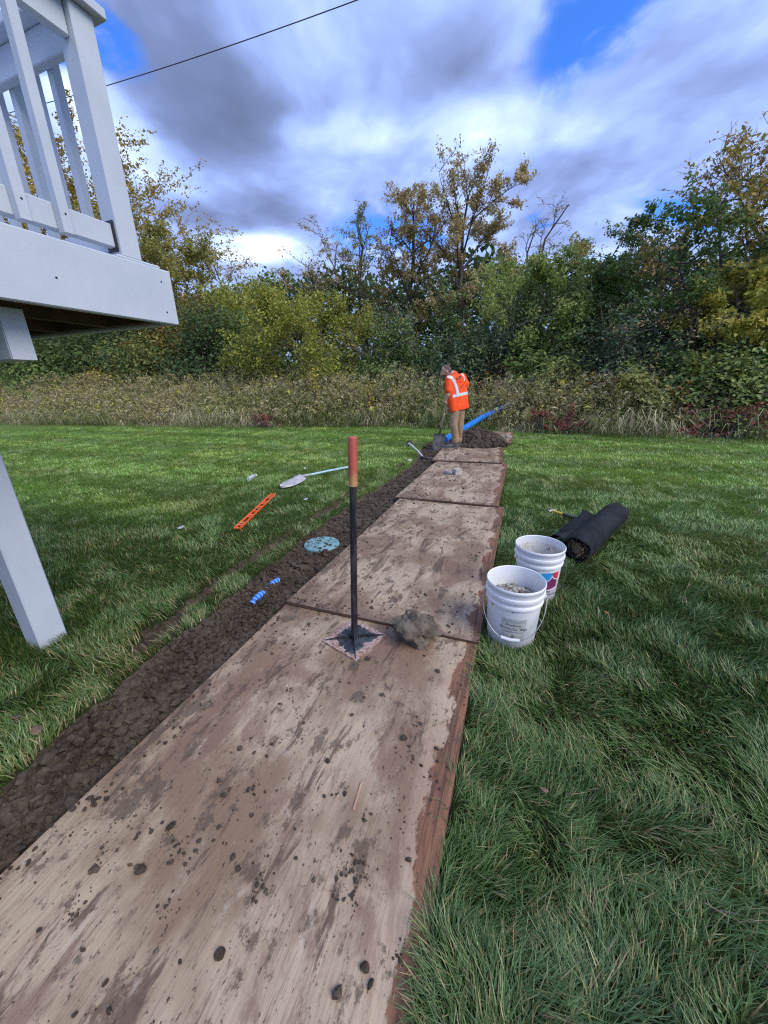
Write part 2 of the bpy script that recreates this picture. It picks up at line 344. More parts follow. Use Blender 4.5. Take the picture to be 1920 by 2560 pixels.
def zground(u, v):
    ti = trench_in(u, v); gi = groove_in(u, v)
    z = (fbm(u*.8, v*.8, 21)-.5)*.016*sstep(0, .4, -ti)
    k = sstep(-.012, .03, ti)
    bd = board_in(u, v, .03)
    zt = -.030+(fbm(u*9, v*9, 23, 4)-.5)*.055+(fbm(u*40, v*40, 24, 3)-.5)*.022
    zt = np.where(bd, np.minimum(zt, -.012), zt)
    z = z*(1-k)+k*zt
    kg = sstep(-.006, .022, gi)
    return z*(1-kg)+kg*(-.085+(fbm(u*25, v*25, 27, 3)-.5)*.05)
def graded(lo, hi, step, far, g=1.25):
    a = list(np.arange(lo, hi+step/2, step)); s = step
    while a[-1] < far: s *= g; a.append(a[-1]+s)
    s = step
    while a[0] > -far: s *= g; a.insert(0, a[0]-s)
    return np.array(a)
us = graded(-1.5, 9.3, .021, 400); vs_ = graded(-2.25, -1.15, .015, 400)
Ug, Vg = np.meshgrid(us, vs_, indexing='ij'); Zg = zground(Ug, Vg)
nu, nv = Ug.shape
Pg = (Ug[..., None]*uu+Vg[..., None]*vv); Pg[..., 2] = Zg; Pg = Pg.reshape(-1, 3)
i, j = np.meshgrid(np.arange(nu-1), np.arange(nv-1), indexing='ij'); a = (i*nv+j).ravel(); qd = np.stack([a, a+nv, a+nv+1, a+1], 1)
uc = (Ug[:-1, :-1]+Ug[1:, 1:])/2; vc = (Vg[:-1, :-1]+Vg[1:, 1:])/2
soilm = ((trench_in(uc, vc) > 0) | (groove_in(uc, vc) > 0)).ravel()
def sub(qm):
    idx, inv = np.unique(qm.ravel(), return_inverse=True); qq = inv.reshape(-1, 4)
    return Pg[idx], np.concatenate([qq[:, [0, 2, 1]], qq[:, [0, 3, 2]]])
V_, T_ = sub(qd[~soilm]); tag(fast_mesh('ground', V_, T_, M['lawn'], smooth=True), 'flat back yard ground under the lawn and the wild strip', 'ground', kind='structure')
V_, T_ = sub(qd[soilm]); tag(fast_mesh('trench', V_, T_, M['soil'], smooth=True), 'freshly backfilled dark soil trench along the plywood track', 'trench', kind='structure')

# ------------------------------------------------------------------ plywood sheets
def make_board(k, spec, label):
    bx, by, az, L, zn, zf = spec; nx, ny = 10, 28; rs = np.random.RandomState(40+k)
    X = np.linspace(-BW/2, BW/2, nx); Y = np.linspace(-L/2, L/2, ny); V = []; F = []
    for s in (0, 1):
        for ix, x in enumerate(X):
            for iy, y in enumerate(Y):
                rag = .0025*(rs.rand()-.5)
                wz = .0035*math.sin(x*3.1+k)*math.sin(y*2.2+k*2)
                V.append((x+(rag if ix in (0, nx-1) else 0), y+(rag*2 if iy in (0, ny-1) else 0), (s*BT if s else 0)+wz+.003))
    for ix in range(nx-1):
        for iy in range(ny-1):
            a = ix*ny+iy; b_ = a+nx*ny
            F += [(a, a+1, a+ny+1, a+ny), (b_, b_+ny, b_+ny+1, b_+1)]
    n = nx*ny
    for iy in range(ny-1):
        F += [(iy, iy+n, iy+1+n, iy+1)]; a = (nx-1)*ny+iy; F += [(a, a+1, a+1+n, a+n)]
    for ix in range(nx-1):
        a = ix*ny; F += [(a, a+ny, a+ny+n, a+n)]; a = ix*ny+ny-1; F += [(a, a+n, a+ny+n, a+ny)]
    g = Geo().add(V, F); o = g.build('plywood_sheet', M['ply'], loc=(bx, by, (zn+zf)/2), rot=(-math.atan2(zn-zf, L), 0, -rad(az)), smooth=40)
    return tag(o, label, 'plywood', 'plywood sheets laid end to end beside the trench')
BL = ['muddy plywood sheet at the near end of the track, under the tamper plate', 'plywood sheet beside the white buckets, its near edge lapped over the tamper sheet',
      'plywood sheet with two broken paver pieces on it', 'plywood sheet that the worker in orange stands on', 'last plywood sheet, half buried by the soil pile next to the tall weeds']
boards = [make_board(k, s, BL[k]) for k, s in enumerate(BOARDS)]
def boardz(x, y, k):
    bx, by, az, L, zn, zf = BOARDS[k]; s, c = math.sin(rad(az)), math.cos(rad(az)); ly = (x-bx)*s+(y-by)*c; lx = (x-bx)*c-(y-by)*s
    return (zn+zf)/2-(zn-zf)/L*ly+BT+.003+.0035*math.sin(lx*3.1+k)*math.sin(ly*2.2+k*2)
def topz(x, y):
    best = None
    for k, (bx, by, az, L, *_) in enumerate(BOARDS):
        s, c = math.sin(rad(az)), math.cos(rad(az)); ly = (x-bx)*s+(y-by)*c; lx = (x-bx)*c-(y-by)*s
        if abs(lx) < BW/2 and abs(ly) < L/2: best = boardz(x, y, k)
    if best is None:
        u, v = UV(np.array([x, y, 0])); best = float(zground(np.array([u]), np.array([v]))[0])
    return best

# ------------------------------------------------------------------ where grass may not grow (footprints of things lying on the lawn)
B1 = np.array([.700, 1.728]); B2 = np.array([1.004, 2.155])
POST = np.array([-1.965, 1.775])
RA, RB = np.array([1.47, 2.56]), np.array([2.27, 3.36])
def keep_grass(x, y, r_):
    u = x*uu[0]+y*uu[1]; v = x*vv[0]+y*vv[1]
    k = (trench_in(u, v) < 0) & (groove_in(u, v) < 0) & ~board_in(u, v, -.004)
    for c, R in ((B1, .128), (B2, .128)): k &= (x-c[0])**2+(y-c[1])**2 > R*R
    k &= (np.abs(x-POST[0]) > .07) | (np.abs(y-POST[1]) > .07)
    d = RB-RA; L = np.linalg.norm(d); d = d/L; s = (x-RA[0])*d[0]+(y-RA[1])*d[1]; p = (x-RA[0])*d[1]-(y-RA[1])*d[0]
    k &= ~((s > -.02) & (s < L) & (np.abs(p+.06) < .15))
    for (ax_, ay_), (bx_, by_), R in (((-1.46, 3.36), (-1.428, 4.60), .036), ((-1.44, 4.92), (-1.22, 5.22), .10), ((-2.03, 5.36), (-1.97, 5.58), .035)):
        dx, dy = bx_-ax_, by_-ay_; s = np.clip(((x-ax_)*dx+(y-ay_)*dy)/(dx*dx+dy*dy), 0, 1); k &= (x-ax_-s*dx)**2+(y-ay_-s*dy)**2 > R*R
    k &= u < np.interp(v, weedE[:, 0], weedE[:, 1])+.5
    return k
rs = np.random.RandomState(3)
def blades(n, r0, r1, seg, wid, hmin, hmax, name, label):
    # radial density falls off with distance
    r_ = r0+(r1-r0)*rs.rand(n); th = (rs.rand(n)-.5)*rad(122); x = r_*np.sin(th); y = r_*np.cos(th)+(-.05)
    dens = rs.rand(n) < np.clip(r_/r1*1.0, 0, 1) if False else np.ones(n, bool)
    k = keep_grass(x, y, r_) & dens; x, y, r_ = x[k], y[k], r_[k]; n = len(x)
    u = x*uu[0]+y*uu[1]; v = x*vv[0]+y*vv[1]; z = zground(u, v)-.004
    patch = fbm(x*1.1, y*1.1, 31, 4); tuft = fbm(x*9, y*9, 33, 3); fine = fbm(x*30, y*30, 35, 2)
    ang = (fbm(x*.9, y*.9, 37, 3)*5+(fbm(x*4.2, y*4.2, 38, 2)-.5)*4.5)*2+rs.normal(size=n)*.75
    lean = np.clip(.50+.9*(patch-.35)+.8*(tuft-.5)*sstep(6, 2, r_)+rs.normal(size=n)*.28, .05, 1.35)
    nearedge = np.exp(-np.clip(-np.maximum(trench_in(u, v), groove_in(u, v)), 0, 1)/.03)
    H = (hmin+(hmax-hmin)*rs.rand(n)**1.3)*(.95+.75*(tuft-.5)*sstep(5.5, 2, r_))*(1+.15*nearedge); wd = wid*(.65+.7*rs.rand(n))
    d = np.stack([np.cos(ang), np.sin(ang), np.zeros(n)], 1)
    face = ang+math.pi/2+rs.normal(size=n)*.6; sd_ = np.stack([np.cos(face), np.sin(face), np.zeros(n)], 1)
    base = np.stack([x, y, z], 1); up = np.array([0, 0, 1.])
    def pt(s): return base+H[:, None]*(up*(s*np.cos(lean*s*.75))[:, None]+d*(s*np.sin(lean*(.35+.75*s)))[:, None])
    # colour of each blade
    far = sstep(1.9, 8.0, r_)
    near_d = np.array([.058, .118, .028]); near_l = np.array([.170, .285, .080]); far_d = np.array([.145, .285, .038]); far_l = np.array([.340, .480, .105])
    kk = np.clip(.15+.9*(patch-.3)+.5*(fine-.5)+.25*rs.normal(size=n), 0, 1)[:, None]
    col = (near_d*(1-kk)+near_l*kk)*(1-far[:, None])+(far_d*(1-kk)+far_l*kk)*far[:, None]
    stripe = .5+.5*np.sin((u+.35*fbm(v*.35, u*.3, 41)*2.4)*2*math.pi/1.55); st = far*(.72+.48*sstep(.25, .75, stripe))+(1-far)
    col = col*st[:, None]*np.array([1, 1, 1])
    blu = sstep(.48, .62, fbm(x*.7+9, y*.7, 43, 4))[:, None]*(1-far[:, None]); col = col*(1-blu)+col*np.array([1.05, 1.0, 1.35])*1.08*blu
    yel = sstep(.58, .70, fbm(x*.8+3, y*.8, 45, 4))[:, None]*.3; col = col*(1-yel)+col*np.array([1.75, 1.18, .75])*yel
    dry = rs.rand(n) < .065+.10*sstep(.5, .68, fbm(x*2.1, y*2.1, 47, 3))+.40*nearedge*(r_ < 6)
    dc = np.stack([.30+.14*rs.rand(n), .25+.13*rs.rand(n), .115+.07*rs.rand(n)], 1); col = np.where(dry[:, None], dc*(1-.35*far[:, None]), col)
    if seg == 3:
        p0, p1, p2 = pt(0.), pt(.5), pt(1.); hw = (wd/2)[:, None]
        Vt = np.stack([p0-sd_*hw, p0+sd_*hw, p1-sd_*hw*.85, p1+sd_*hw*.85, p2], 1)
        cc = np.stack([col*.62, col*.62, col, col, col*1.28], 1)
        o_ = np.arange(n)[:, None]*5; T = np.concatenate([o_+[0, 1, 3], o_+[0, 3, 2], o_+[2, 3, 4]])
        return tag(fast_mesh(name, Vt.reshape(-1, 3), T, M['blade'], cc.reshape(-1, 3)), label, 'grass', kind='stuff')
    p0, p2 = pt(0.), pt(1.); hw = (wd/2)[:, None]
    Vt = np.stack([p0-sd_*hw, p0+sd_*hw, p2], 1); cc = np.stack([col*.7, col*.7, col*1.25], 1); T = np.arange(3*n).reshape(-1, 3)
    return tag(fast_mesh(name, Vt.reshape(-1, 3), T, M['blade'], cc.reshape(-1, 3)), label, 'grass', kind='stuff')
blades(60000, .35, 1.6, 3, .0033, .050, .100, 'lawn_grass', 'long dark green grass blades around the near plywood sheet')
blades(105000, 1.6, 3.2, 3, .0042, .045, .085, 'lawn_grass', 'green lawn grass around the buckets and the deck post')
blades(110000, 3.2, 6.0, 3, .0065, .040, .068, 'lawn_grass', 'green lawn grass around the orange level and the hammer')
blades(240000, 6.0, 19.0, 1, .016, .035, .060, 'lawn_grass', 'pale green mown lawn grass in front of the tall weeds')
# ------------------------------------------------------------------ raised white deck
DA = rad(21.5); du = np.array([math.sin(DA), math.cos(DA), 0]); dv = np.array([math.cos(DA), -math.sin(DA), 0]); DO = np.array([-1.017, 2.080, 0])
def D_(u, v, z): return DO+u*du+v*dv+np.array([0, 0, z])
M['joist'] = simple('brown_joist', (.060, .035, .022), (.10, .06, .038), 6, .85, stretch=(1, 1, 1), bmp=.3)
M['blackmetal'] = simple('black_metal', (.012, .012, .013), (.03, .03, .03), 14, .5)
deck = thing('deck', 'raised white painted timber deck with railing on a square post in the lawn', 'deck', (POST[0], POST[1], 0))
DORG = np.array([POST[0], POST[1], 0])
def part(name, g, mat, parent=deck, org=DORG, smooth=30): return g.build(name, mat, parent, org, smooth)
ZB, ZT = 1.669, 1.904
bvl = .004
part('support_post', Geo().box((POST[0], POST[1], (ZB-.19)/2-.05), (.135, .135, ZB-.19+.10), np.stack([dv, du, [0, 0, 1]], 1), .006), M['white'])
p2_ = POST[:2]+(dv*-2.4)[:2]
part('support_post', Geo().box((p2_[0], p2_[1], (ZB-.19)/2-.05), (.135, .135, ZB-.19+.10), np.stack([dv, du, [0, 0, 1]], 1), .006), M['white'])
# beam on the post, its sawn end towards the yard
pu, pv = float((np.array([*POST, 0])-DO)@du), float((np.array([*POST, 0])-DO)@dv)
def db(g, u0, u1, v0, v1, z0, z1, bv=bvl):
    return g.box(D_((u0+u1)/2, (v0+v1)/2, (z0+z1)/2), (v1-v0, u1-u0, z1-z0), np.stack([dv, du, [0, 0, 1]], 1), bv)
BE = pv+.62
part('beam', db(Geo(), pu-.032, pu+.05, -3.2, BE, ZB-.185, ZB-.002), M['white'])
part('beam_end', db(Geo(), pu-.030, pu+.048, BE-.004, BE+.004, ZB-.183, ZB-.004, 0), M['sawn'])
part('rim_board', db(Geo(), -3.6, 0, -.038, 0, ZB, ZT), M['white'])
part('rim_board', db(Geo(), -.038, 0, -3.2, -.039, ZB, ZT), M['white'])
for k in range(7): part('joist', db(Geo(), -3.6, -.04, -.45-.41*k, -.412-.41*k, ZB+.01, ZT-.03, 0), M['joist'])
part('joist', db(Geo(), -3.6, -.04, -.075, -.04, ZB+.01, ZT-.03, 0), M['joist']); part('joist', db(Geo(), -.078, -.04, -3.2, -.08, ZB+.012, ZT-.031, 0), M['joist'])
for k in range(24): part('deck_board', db(Geo(), -.155-.15*k, -.012-.15*k, -3.2, -.012, ZT-.028, ZT-.002), M['white'])
part('deck_trim', db(Geo(), -.25, -.045, -.13, -.006, ZT-.001, ZT+.012), M['white'])
# corner post and railing
PU0, PU1, PV0, PV1 = -.222, -.132, -.095, -.008
RZ = 2.715
part('corner_post', db(Geo(), PU0, PU1, PV0, PV1, ZT+.01, RZ), M['white'])
LR0, LR1 = 1.945, 2.032
part('bottom_rail', db(Geo(), -3.6, PU0-.004, -.072, -.034, LR0, LR1), M['white'])
part('rail_bracket', db(Geo(), PU0-.006, PU0+.002, -.083, -.024, LR0-.012, LR1+.012, 0), M['blackmetal'])
part('top_rail', db(Geo(), -3.6, PU0-.002, -.072, -.034, RZ-.105, RZ-.002), M['white'])
part('bottom_rail', db(Geo(), -.197, -.159, -3.2, PV0-.004, LR0, LR1), M['white'])
part('top_rail', db(Geo(), -.197, -.159, -3.2, PV0-.002, RZ-.105, RZ-.002), M['white'])
part('cap_rail', db(Geo(), -3.6, -.095, -.125, .022, RZ, RZ+.036), M['white'])
part('cap_rail', db(Geo(), -.250, -.095, -3.2, -.127, RZ, RZ+.036), M['white'])
for k in range(22):
    part('baluster', db(Geo(), -.447-.135*k, -.411-.135*k, -.033, .003, LR0-.014, RZ-.01, .003), M['white'])
for k in range(20):
    part('baluster', db(Geo(), -.158, -.122, -.300-.135*k, -.264-.135*k, LR0-.03, RZ-.01, .003), M['white'])
g = Geo().lathe([(0, 0), (.013, 0), (.013, .006), (.006, .009), (0, .009)], 12); part('bolt', Geo().tube([D_(pu-.031, BE-.11, ZB-.11), D_(pu-.044, BE-.11, ZB-.11)], .016, 10), M['white'])

for uq, zq_ in ((-.06, .05), (-.06, .18), (-1.02, .06), (-1.0, .17), (-.52, .10)): part('screw', Geo().tube([D_(uq, -.001, ZB+zq_), D_(uq, .0012, ZB+zq_)], .0042, 8), M['blackmetal'])
for k in range(3): part('screw', Geo().tube([D_(-.429-.135*k, .0025, LR0+.05), D_(-.429-.135*k, .0042, LR0+.05)], .0038, 8), M['blackmetal'])

# overhead service cable
A_ = atd(0, 288, 17); B_ = atd(893, 0, 9.5); dd = (B_-A_)
P_ = [A_+dd*s+np.array([0, 0, .35*((s-.5)**2-.25)]) for s in np.linspace(-.8, 2.2, 40)]
M['cable'] = simple('cable', (.03, .03, .035), (.05, .05, .055), 5, .6)
tag(Geo().tube(P_, .0085, 6).build('overhead_cable', M['cable'], origin=P_[0]), 'thin dark service cable crossing the cloudy sky', 'cable')
# ------------------------------------------------------------------ wild strip, bushes and trees
def onu(px, u):                                            # where the direction of a photo column meets a line u = const of the yard
    d = ray(px, 960); t_ = u/(d[0]*uu[0]+d[1]*uu[1]); return np.array([d[0]*t_, d[1]*t_, 0])
def height_at(P, px, py): return float(atd(px, py, math.hypot(P[0], P[1]))[2])
def mpp(P): return math.hypot(P[0], P[1])*1.06/FPX         # metres per photo pixel out there
def leaves(C, N, size, col, rs, aspect=.55):
    """diamond leaves folded along the midrib: centres, normals, sizes, colours"""
    n = len(C); N = N/(np.linalg.norm(N, axis=1)[:, None]+1e-9)
    a = rs.normal(size=(n, 3)); a -= (a*N).sum(1)[:, None]*N; a /= np.linalg.norm(a, axis=1)[:, None]+1e-9; b_ = np.cross(N, a)
    s = size[:, None]
    V = np.stack([C-a*s*.5, C+b_*s*aspect*.5+N*s*.10, C+a*s*.5, C-b_*s*aspect*.5+N*s*.10], 1).reshape(-1, 3)
    o_ = np.arange(n)[:, None]*4; T = np.concatenate([o_+[0, 1, 2], o_+[0, 2, 3]])
    return V, T, np.repeat(col, 4, 0)
def skeleton(rs, H, R, nl, ns, nt, t0=.25, up=.5, lean=(0, 0), wob=.05, flat=0., stems=1, kink=.12):
    """trunk(s), limbs, branches and twigs as polylines with radii; twig ends carry leaves"""
    tubes = []; tips = []
    for st in range(stems):
        az0 = rs.rand()*6.28; sp = (0 if stems == 1 else .16+.2*rs.rand())*R
        n = 9; s = np.linspace(0, 1, n); top = H*(.94 if stems == 1 else .7+.28*rs.rand())
        tr = np.stack([lean[0]*s**1.4+sp*np.cos(az0)*s+wob*H*np.cumsum(rs.normal(size=n))*.35*s, lean[1]*s**1.4+sp*np.sin(az0)*s+wob*H*np.cumsum(rs.normal(size=n))*.35*s, top*s], 1)
        r0 = H*.014/math.sqrt(stems)+.012; tubes.append((tr, r0*(1-.88*s)+.004, 7))
        for k in range(max(3, nl//stems)):
            tt = t0+(0.97-t0)*((k+rs.rand())/(nl/stems)); i = tt*(n-1); i0 = min(int(i), n-2); p = tr[i0]+(tr[i0+1]-tr[i0])*(i-i0)
            phi = k*2.4+rs.rand()*1.0+az0; prof = max(.25, math.sin(math.pi*min(1, (tt-t0*.6)/(1.08-t0*.6)))**.7)
            L = R*prof*(.75+.45*rs.rand())/(1 if stems == 1 else 1.35); el = up*(.55+.9*tt)+rs.normal()*.15
            d = np.array([math.cos(phi)*math.cos(el), math.sin(phi)*math.cos(el), math.sin(el)]); m_ = 6; q_ = [p]
            for j in range(m_-1):
                d = d+rs.normal(size=3)*kink+np.array([0, 0, .06-flat]); d /= np.linalg.norm(d); q_.append(q_[-1]+d*L/(m_-1))
            q_ = np.array(q_); rl = r0*(1-.85*tt)*.55+.005; tubes.append((q_, np.linspace(rl, .004, m_), 5))
            for s_ in range(ns):
                f = .2+.8*(s_+rs.rand())/ns; i = f*(m_-1); i0 = min(int(i), m_-2); p2 = q_[i0]+(q_[i0+1]-q_[i0])*(i-i0)
                d2 = (q_[i0+1]-q_[i0]); d2 = d2/np.linalg.norm(d2)+rs.normal(size=3)*.65+np.array([0, 0, .22-flat]); d2 /= np.linalg.norm(d2); L2 = L*(.5-.2*f)*(.6+.7*rs.rand())
                b1 = p2+d2*L2*.5+rs.normal(size=3)*.05*L2; b2 = p2+d2*L2+rs.normal(size=3)*.08*L2
                tubes.append((np.array([p2, b1, b2]), np.array([.55*rl*(1-f*.6)+.003, .005, .003]), 4))
                for w_ in range(nt):
                    g_ = .25+.75*rs.rand(); p3 = p2+(b1-p2)*min(1, g_*2) if g_ < .5 else b1+(b2-b1)*(g_-.5)*2
                    d3 = d2+rs.normal(size=3)*.8+np.array([0, 0, .12-flat*.6]); d3 /= np.linalg.norm(d3); L3 = L2*(.3+.4*rs.rand())
                    e3 = p3+d3*L3+rs.normal(size=3)*.06*L3; tubes.append((np.array([p3, (p3+e3)/2+rs.normal(size=3)*.07*L3, e3]), np.array([.0045, .0035, .002]), 3)); tips.append((p3, e3))
                tips.append((b1, b2))
    return tubes, tips
def tube_mesh(tubes, thick=1.):
    Vs, Ts = [], []; n0 = 0
    for P, r, n in tubes:
        m = len(P); T = np.gradient(P, axis=0); T /= np.linalg.norm(T, axis=1)[:, None]+1e-9
        ref = np.array([.3, .9, .1]) if abs(T[0, 2]) > .8 else np.array([0, 0, 1.]); X = np.cross(T, ref); X /= np.linalg.norm(X, axis=1)[:, None]+1e-9; Y = np.cross(X, T)
        a = np.arange(n)*6.2832/n
        Vs.append((P[:, None]+(r*thick)[:, None, None]*(np.cos(a)[None, :, None]*X[:, None]+np.sin(a)[None, :, None]*Y[:, None])).reshape(-1, 3))
        i, j = np.meshgrid(np.arange(m-1), np.arange(n), indexing='ij'); a0 = (i*n+j).ravel(); a1 = (i*n+(j+1) % n).ravel()
        Ts.append(np.concatenate([np.stack([a0, a1, a1+n], 1), np.stack([a0, a1+n, a0+n], 1)])+n0); n0 += m*n
    return np.concatenate(Vs), np.concatenate(Ts)
def palette(n, cols, rs, key):
    """leaf colours: a few hues, clumped by the branch they grow on"""
    cols = np.array(cols); k = np.clip((key*.75+rs.rand(n)*.5)*(len(cols)-1), 0, len(cols)-1.001); i = k.astype(int); f = (k-i)[:, None]
    return (cols[i]*(1-f)+cols[i+1]*f)*(1.08+.72*rs.rand(n))[:, None]
def tree(name, label, cat, px, pytop, u, wpx, seed, cols, nleaf, lsize=.085, nl=14, ns=7, nt=4, t0=.25, up=.55, lean=(0, 0), stems=1, spread=.10, group=None, bark='bark', flat=0., thick=1., zmin=0., kink=.12, droop=0.):
    rs = np.random.RandomState(seed); px *= 1.1573; pytop *= 1.1573; wpx *= 1.1573
    P = onu(px, u); H = height_at(P, px, pytop); R = wpx*mpp(P)/2; nleaf = int(nleaf*1.35); lsize *= 1.28; spread *= .8
    Pb = P-np.array([lean[0]*.6, lean[1]*.6, 0])
    tubes, tips = skeleton(rs, H*.90, R, nl, ns, nt, t0, up, lean, stems=stems, flat=flat, kink=kink)
    E = np.array([b_ for _, b_ in tips]); kz = H*.97/E[:, 2].max(); ctr = np.median(E[:, :2], axis=0); kr = R/np.percentile(np.linalg.norm(E[:, :2]-ctr, axis=1), 93); ks = np.array([kr, kr, kz])
    tubes = [(a*ks, r, n) for a, r, n in tubes]; tips = [(a*ks, b_*ks) for a, b_ in tips]
    root = thing(name, label, cat, Pb, group=group)
    V, T = tube_mesh(tubes[:stems*1], thick) if False else tube_mesh([t_ for t_ in tubes if t_[2] >= 5], thick)
    fast_mesh('trunk', V, T, M[bark], parent=root, smooth=True)
    V, T = tube_mesh([t_ for t_ in tubes if t_[2] < 5], thick); tw = fast_mesh('twigs', V, T, M[bark], parent=root); tw['kind'] = 'stuff'
    if nleaf:
        A = np.array([a for a, _ in tips]); B = np.array([b_ for _, b_ in tips]); key = rs.rand(len(A)); key = .5*key+.5*fbm(A[:, 0]*.8+seed, A[:, 2]*.8+A[:, 1], seed, 2)
        wt = np.clip(fbm(A[:, 0]*.9, A[:, 2]*.9+A[:, 1]*.7, seed+5, 2)*1.7-.3, .18, 2)*np.clip(np.linalg.norm(B-A, axis=1), .1, 1.5); i = rs.choice(len(A), nleaf, p=wt/wt.sum())
        C = A[i]+(B-A)[i]*(.15+.9*rs.rand(nleaf))[:, None]+rs.normal(size=(nleaf, 3))*spread*np.array([1, 1, .8])
        C[:, 2] -= droop*rs.rand(nleaf); ok = C[:, 2] > max(zmin, .15); C, i = C[ok], i[ok]
        N = rs.normal(size=C.shape)*.8+np.array([0, -.2, .75]); col = palette(len(C), cols, rs, key[i])
        V, T, cc = leaves(C, N, lsize*(.6+.8*rs.rand(len(C))), col, rs); fast_mesh('crown', V, T, M['leaf'], cc, root)
    return root
def bush(name, label, cat, px, pytop, u, wpx, seed, cols, nleaf, lsize=.075, nclump=46, group=None, depth=.8, low=.05):
    """many-stemmed shrub: leaf sprays along arching shoots over an uneven dome"""
    rs = np.random.RandomState(seed); px *= 1.1573; pytop *= 1.1573; wpx *= 1.1573
    P = onu(px, u); H = height_at(P, px, pytop)*1.10; R = wpx*mpp(P)/2*1.22; D_w = math.hypot(P[0], P[1]); lsize *= 1.42*max(1, D_w/19); nleaf = int(min(9500, max(nleaf*.7, 170*math.pi*R*H))); nclump = int(nclump*max(1, math.sqrt(R*H/5))); root = thing(name, label, cat, P, group=group)
    tubes = []; A = []; B = []
    for k in range(nclump):
        phi = rs.rand()*6.28; ct = rs.rand()**.8; el = math.asin(max(low, ct)); rr = (.72+.34*rs.rand())
        e_ = np.array([R*math.cos(phi)*math.cos(el)*rr, depth*R*math.sin(phi)*math.cos(el)*rr, H*math.sin(el)*rr*.97]); b0 = rs.normal(size=3)*.12*R*np.array([1, 1, 0])
        mid = b0*.6+e_*.5+np.array([0, 0, H*.14]); tubes.append((np.array([b0, mid, e_]), np.array([.016, .010, .004]), 5 if k < 8 else 4)); A.append(mid); B.append(e_)
        for s_ in range(4):
            f = rs.rand(); p = mid+(e_-mid)*f; d = rs.normal(size=3); d[2] = abs(d[2])*.6; d /= np.linalg.norm(d); q_ = p+d*min(R, H)*(.14+.22*rs.rand()); tubes.append((np.array([p, (p+q_)/2+rs.normal(size=3)*.03, q_]), np.array([.006, .004, .002]), 3)); A.append(p); B.append(q_)
    V, T = tube_mesh(tubes); st = fast_mesh('stems', V, T, M['bark'], parent=root); st['kind'] = 'stuff'
    A = np.array(A); B = np.array(B); key = .55*rs.rand(len(A))+.45*fbm(A[:, 0]*1.3, A[:, 2]*1.3, seed, 2); i = rs.randint(len(A), size=nleaf)
    C = A[i]+(B-A)[i]*(.1+1.0*rs.rand(nleaf))[:, None]+rs.normal(size=(nleaf, 3))*min(R, H)*.075; ok = C[:, 2] > .1; C, i = C[ok], i[ok]
    N = C/np.array([R, R, H])*.8+rs.normal(size=C.shape)*.55+np.array([0, -.1, .5]); col = palette(len(C), cols, rs, key[i])
    V, T, cc = leaves(C, N, lsize*(.6+.8*rs.rand(len(C))), col, rs, .62); fast_mesh('crown', V, T, M['leaf'], cc, root)
    return root
GOLD = [(0.123, 0.123, 0.029), (0.217, 0.174, 0.036), (0.290, 0.217, 0.046), (0.341, 0.217, 0.043)]
OLIVE = [(0.102, 0.123, 0.032), (0.160, 0.174, 0.041), (0.232, 0.217, 0.051)]
YG = [tuple(.78*x for x in c) for c in [(0.109, 0.152, 0.032), (0.203, 0.239, 0.041), (0.312, 0.312, 0.051), (0.420, 0.377, 0.065)]]
GREEN = [(0.051, 0.094, 0.026), (0.087, 0.145, 0.035), (0.131, 0.196, 0.043)]
LGREEN = [(0.116, 0.167, 0.043), (0.181, 0.232, 0.055), (0.275, 0.297, 0.080)]
DARK = [(0.032, 0.061, 0.023), (0.052, 0.090, 0.032), (0.084, 0.128, 0.043)]
DKBL = [(0.035, 0.067, 0.038), (0.061, 0.102, 0.052), (0.109, 0.160, 0.080)]
TAN = [(0.189, 0.138, 0.065), (0.290, 0.217, 0.094), (0.392, 0.304, 0.152)]
TR = 'trees behind the wild strip'; BU = 'shrubs along the edge of the wood'
# tall ones, far to near
tree('cottonwood', 'tall golden-leaved tree rising behind the deck railing', 'tree', 195, 205, 20, 470, 101, GOLD, 44000, .14, 26, 9, 6, .22, .75, group=TR, spread=.14)
tree('cottonwood', 'rounded olive-leaved tree beside the deck corner, dark trunk showing', 'tree', 395, 415, 19.0, 215, 102, OLIVE+[(.27, .21, .055)], 22000, .12, 20, 8, 5, .30, .6, group=TR, spread=.12, droop=.3)
tree('ash_tree', 'thin twiggy tree with few tan leaves beside the yellow-green tree', 'tree', 570, 545, 21, 150, 103, TAN, 2400, .08, 12, 6, 4, .2, .8, stems=2, group=TR, thick=1.6)
tree('ash_tree', 'nearly bare fan-shaped tree rising behind the yellow-green tree', 'tree', 690, 432, 21, 200, 104, TAN, 4160, .085, 15, 7, 5, .2, .85, stems=2, group=TR, thick=1.6)
tree('ash_tree', 'slender sparse tree with upright bare twigs, next to the fan-shaped one', 'tree', 790, 408, 22, 110, 105, TAN+OLIVE, 3680, .085, 13, 6, 4, .25, .95, group=TR, thick=1.6)
tree('ash_tree', 'sparse rusty-leaved tree between the slender tree and the tallest middle tree', 'tree', 872, 388, 21, 150, 106, GOLD+TAN, 7680, .09, 14, 7, 5, .3, .7, group=TR, thick=1.6)
tree('ash_tree', 'tallest tan-leaved tree of the middle, above the worker', 'tree', 990, 330, 21, 200, 107, TAN+[(.25, .21, .07)], 15200, .09, 18, 8, 5, .25, .7, group=TR, thick=1.6)
tree('ash_tree', 'bare grey upright twigs above the pale green tree', 'tree', 1120, 418, 22, 130, 108, TAN, 1120, .07, 13, 7, 5, .3, 1.0, stems=2, group=TR, thick=1.6)
tree('locust_tree', 'tall bare-topped tree leaning over the thicket, dark crooked limbs', 'tree', 1545, 222, 15.5, 330, 109, GOLD+TAN, 4200, .10, 17, 8, 6, .22, .75, lean=(1.2, .2), group=TR, thick=1.8, kink=.2)
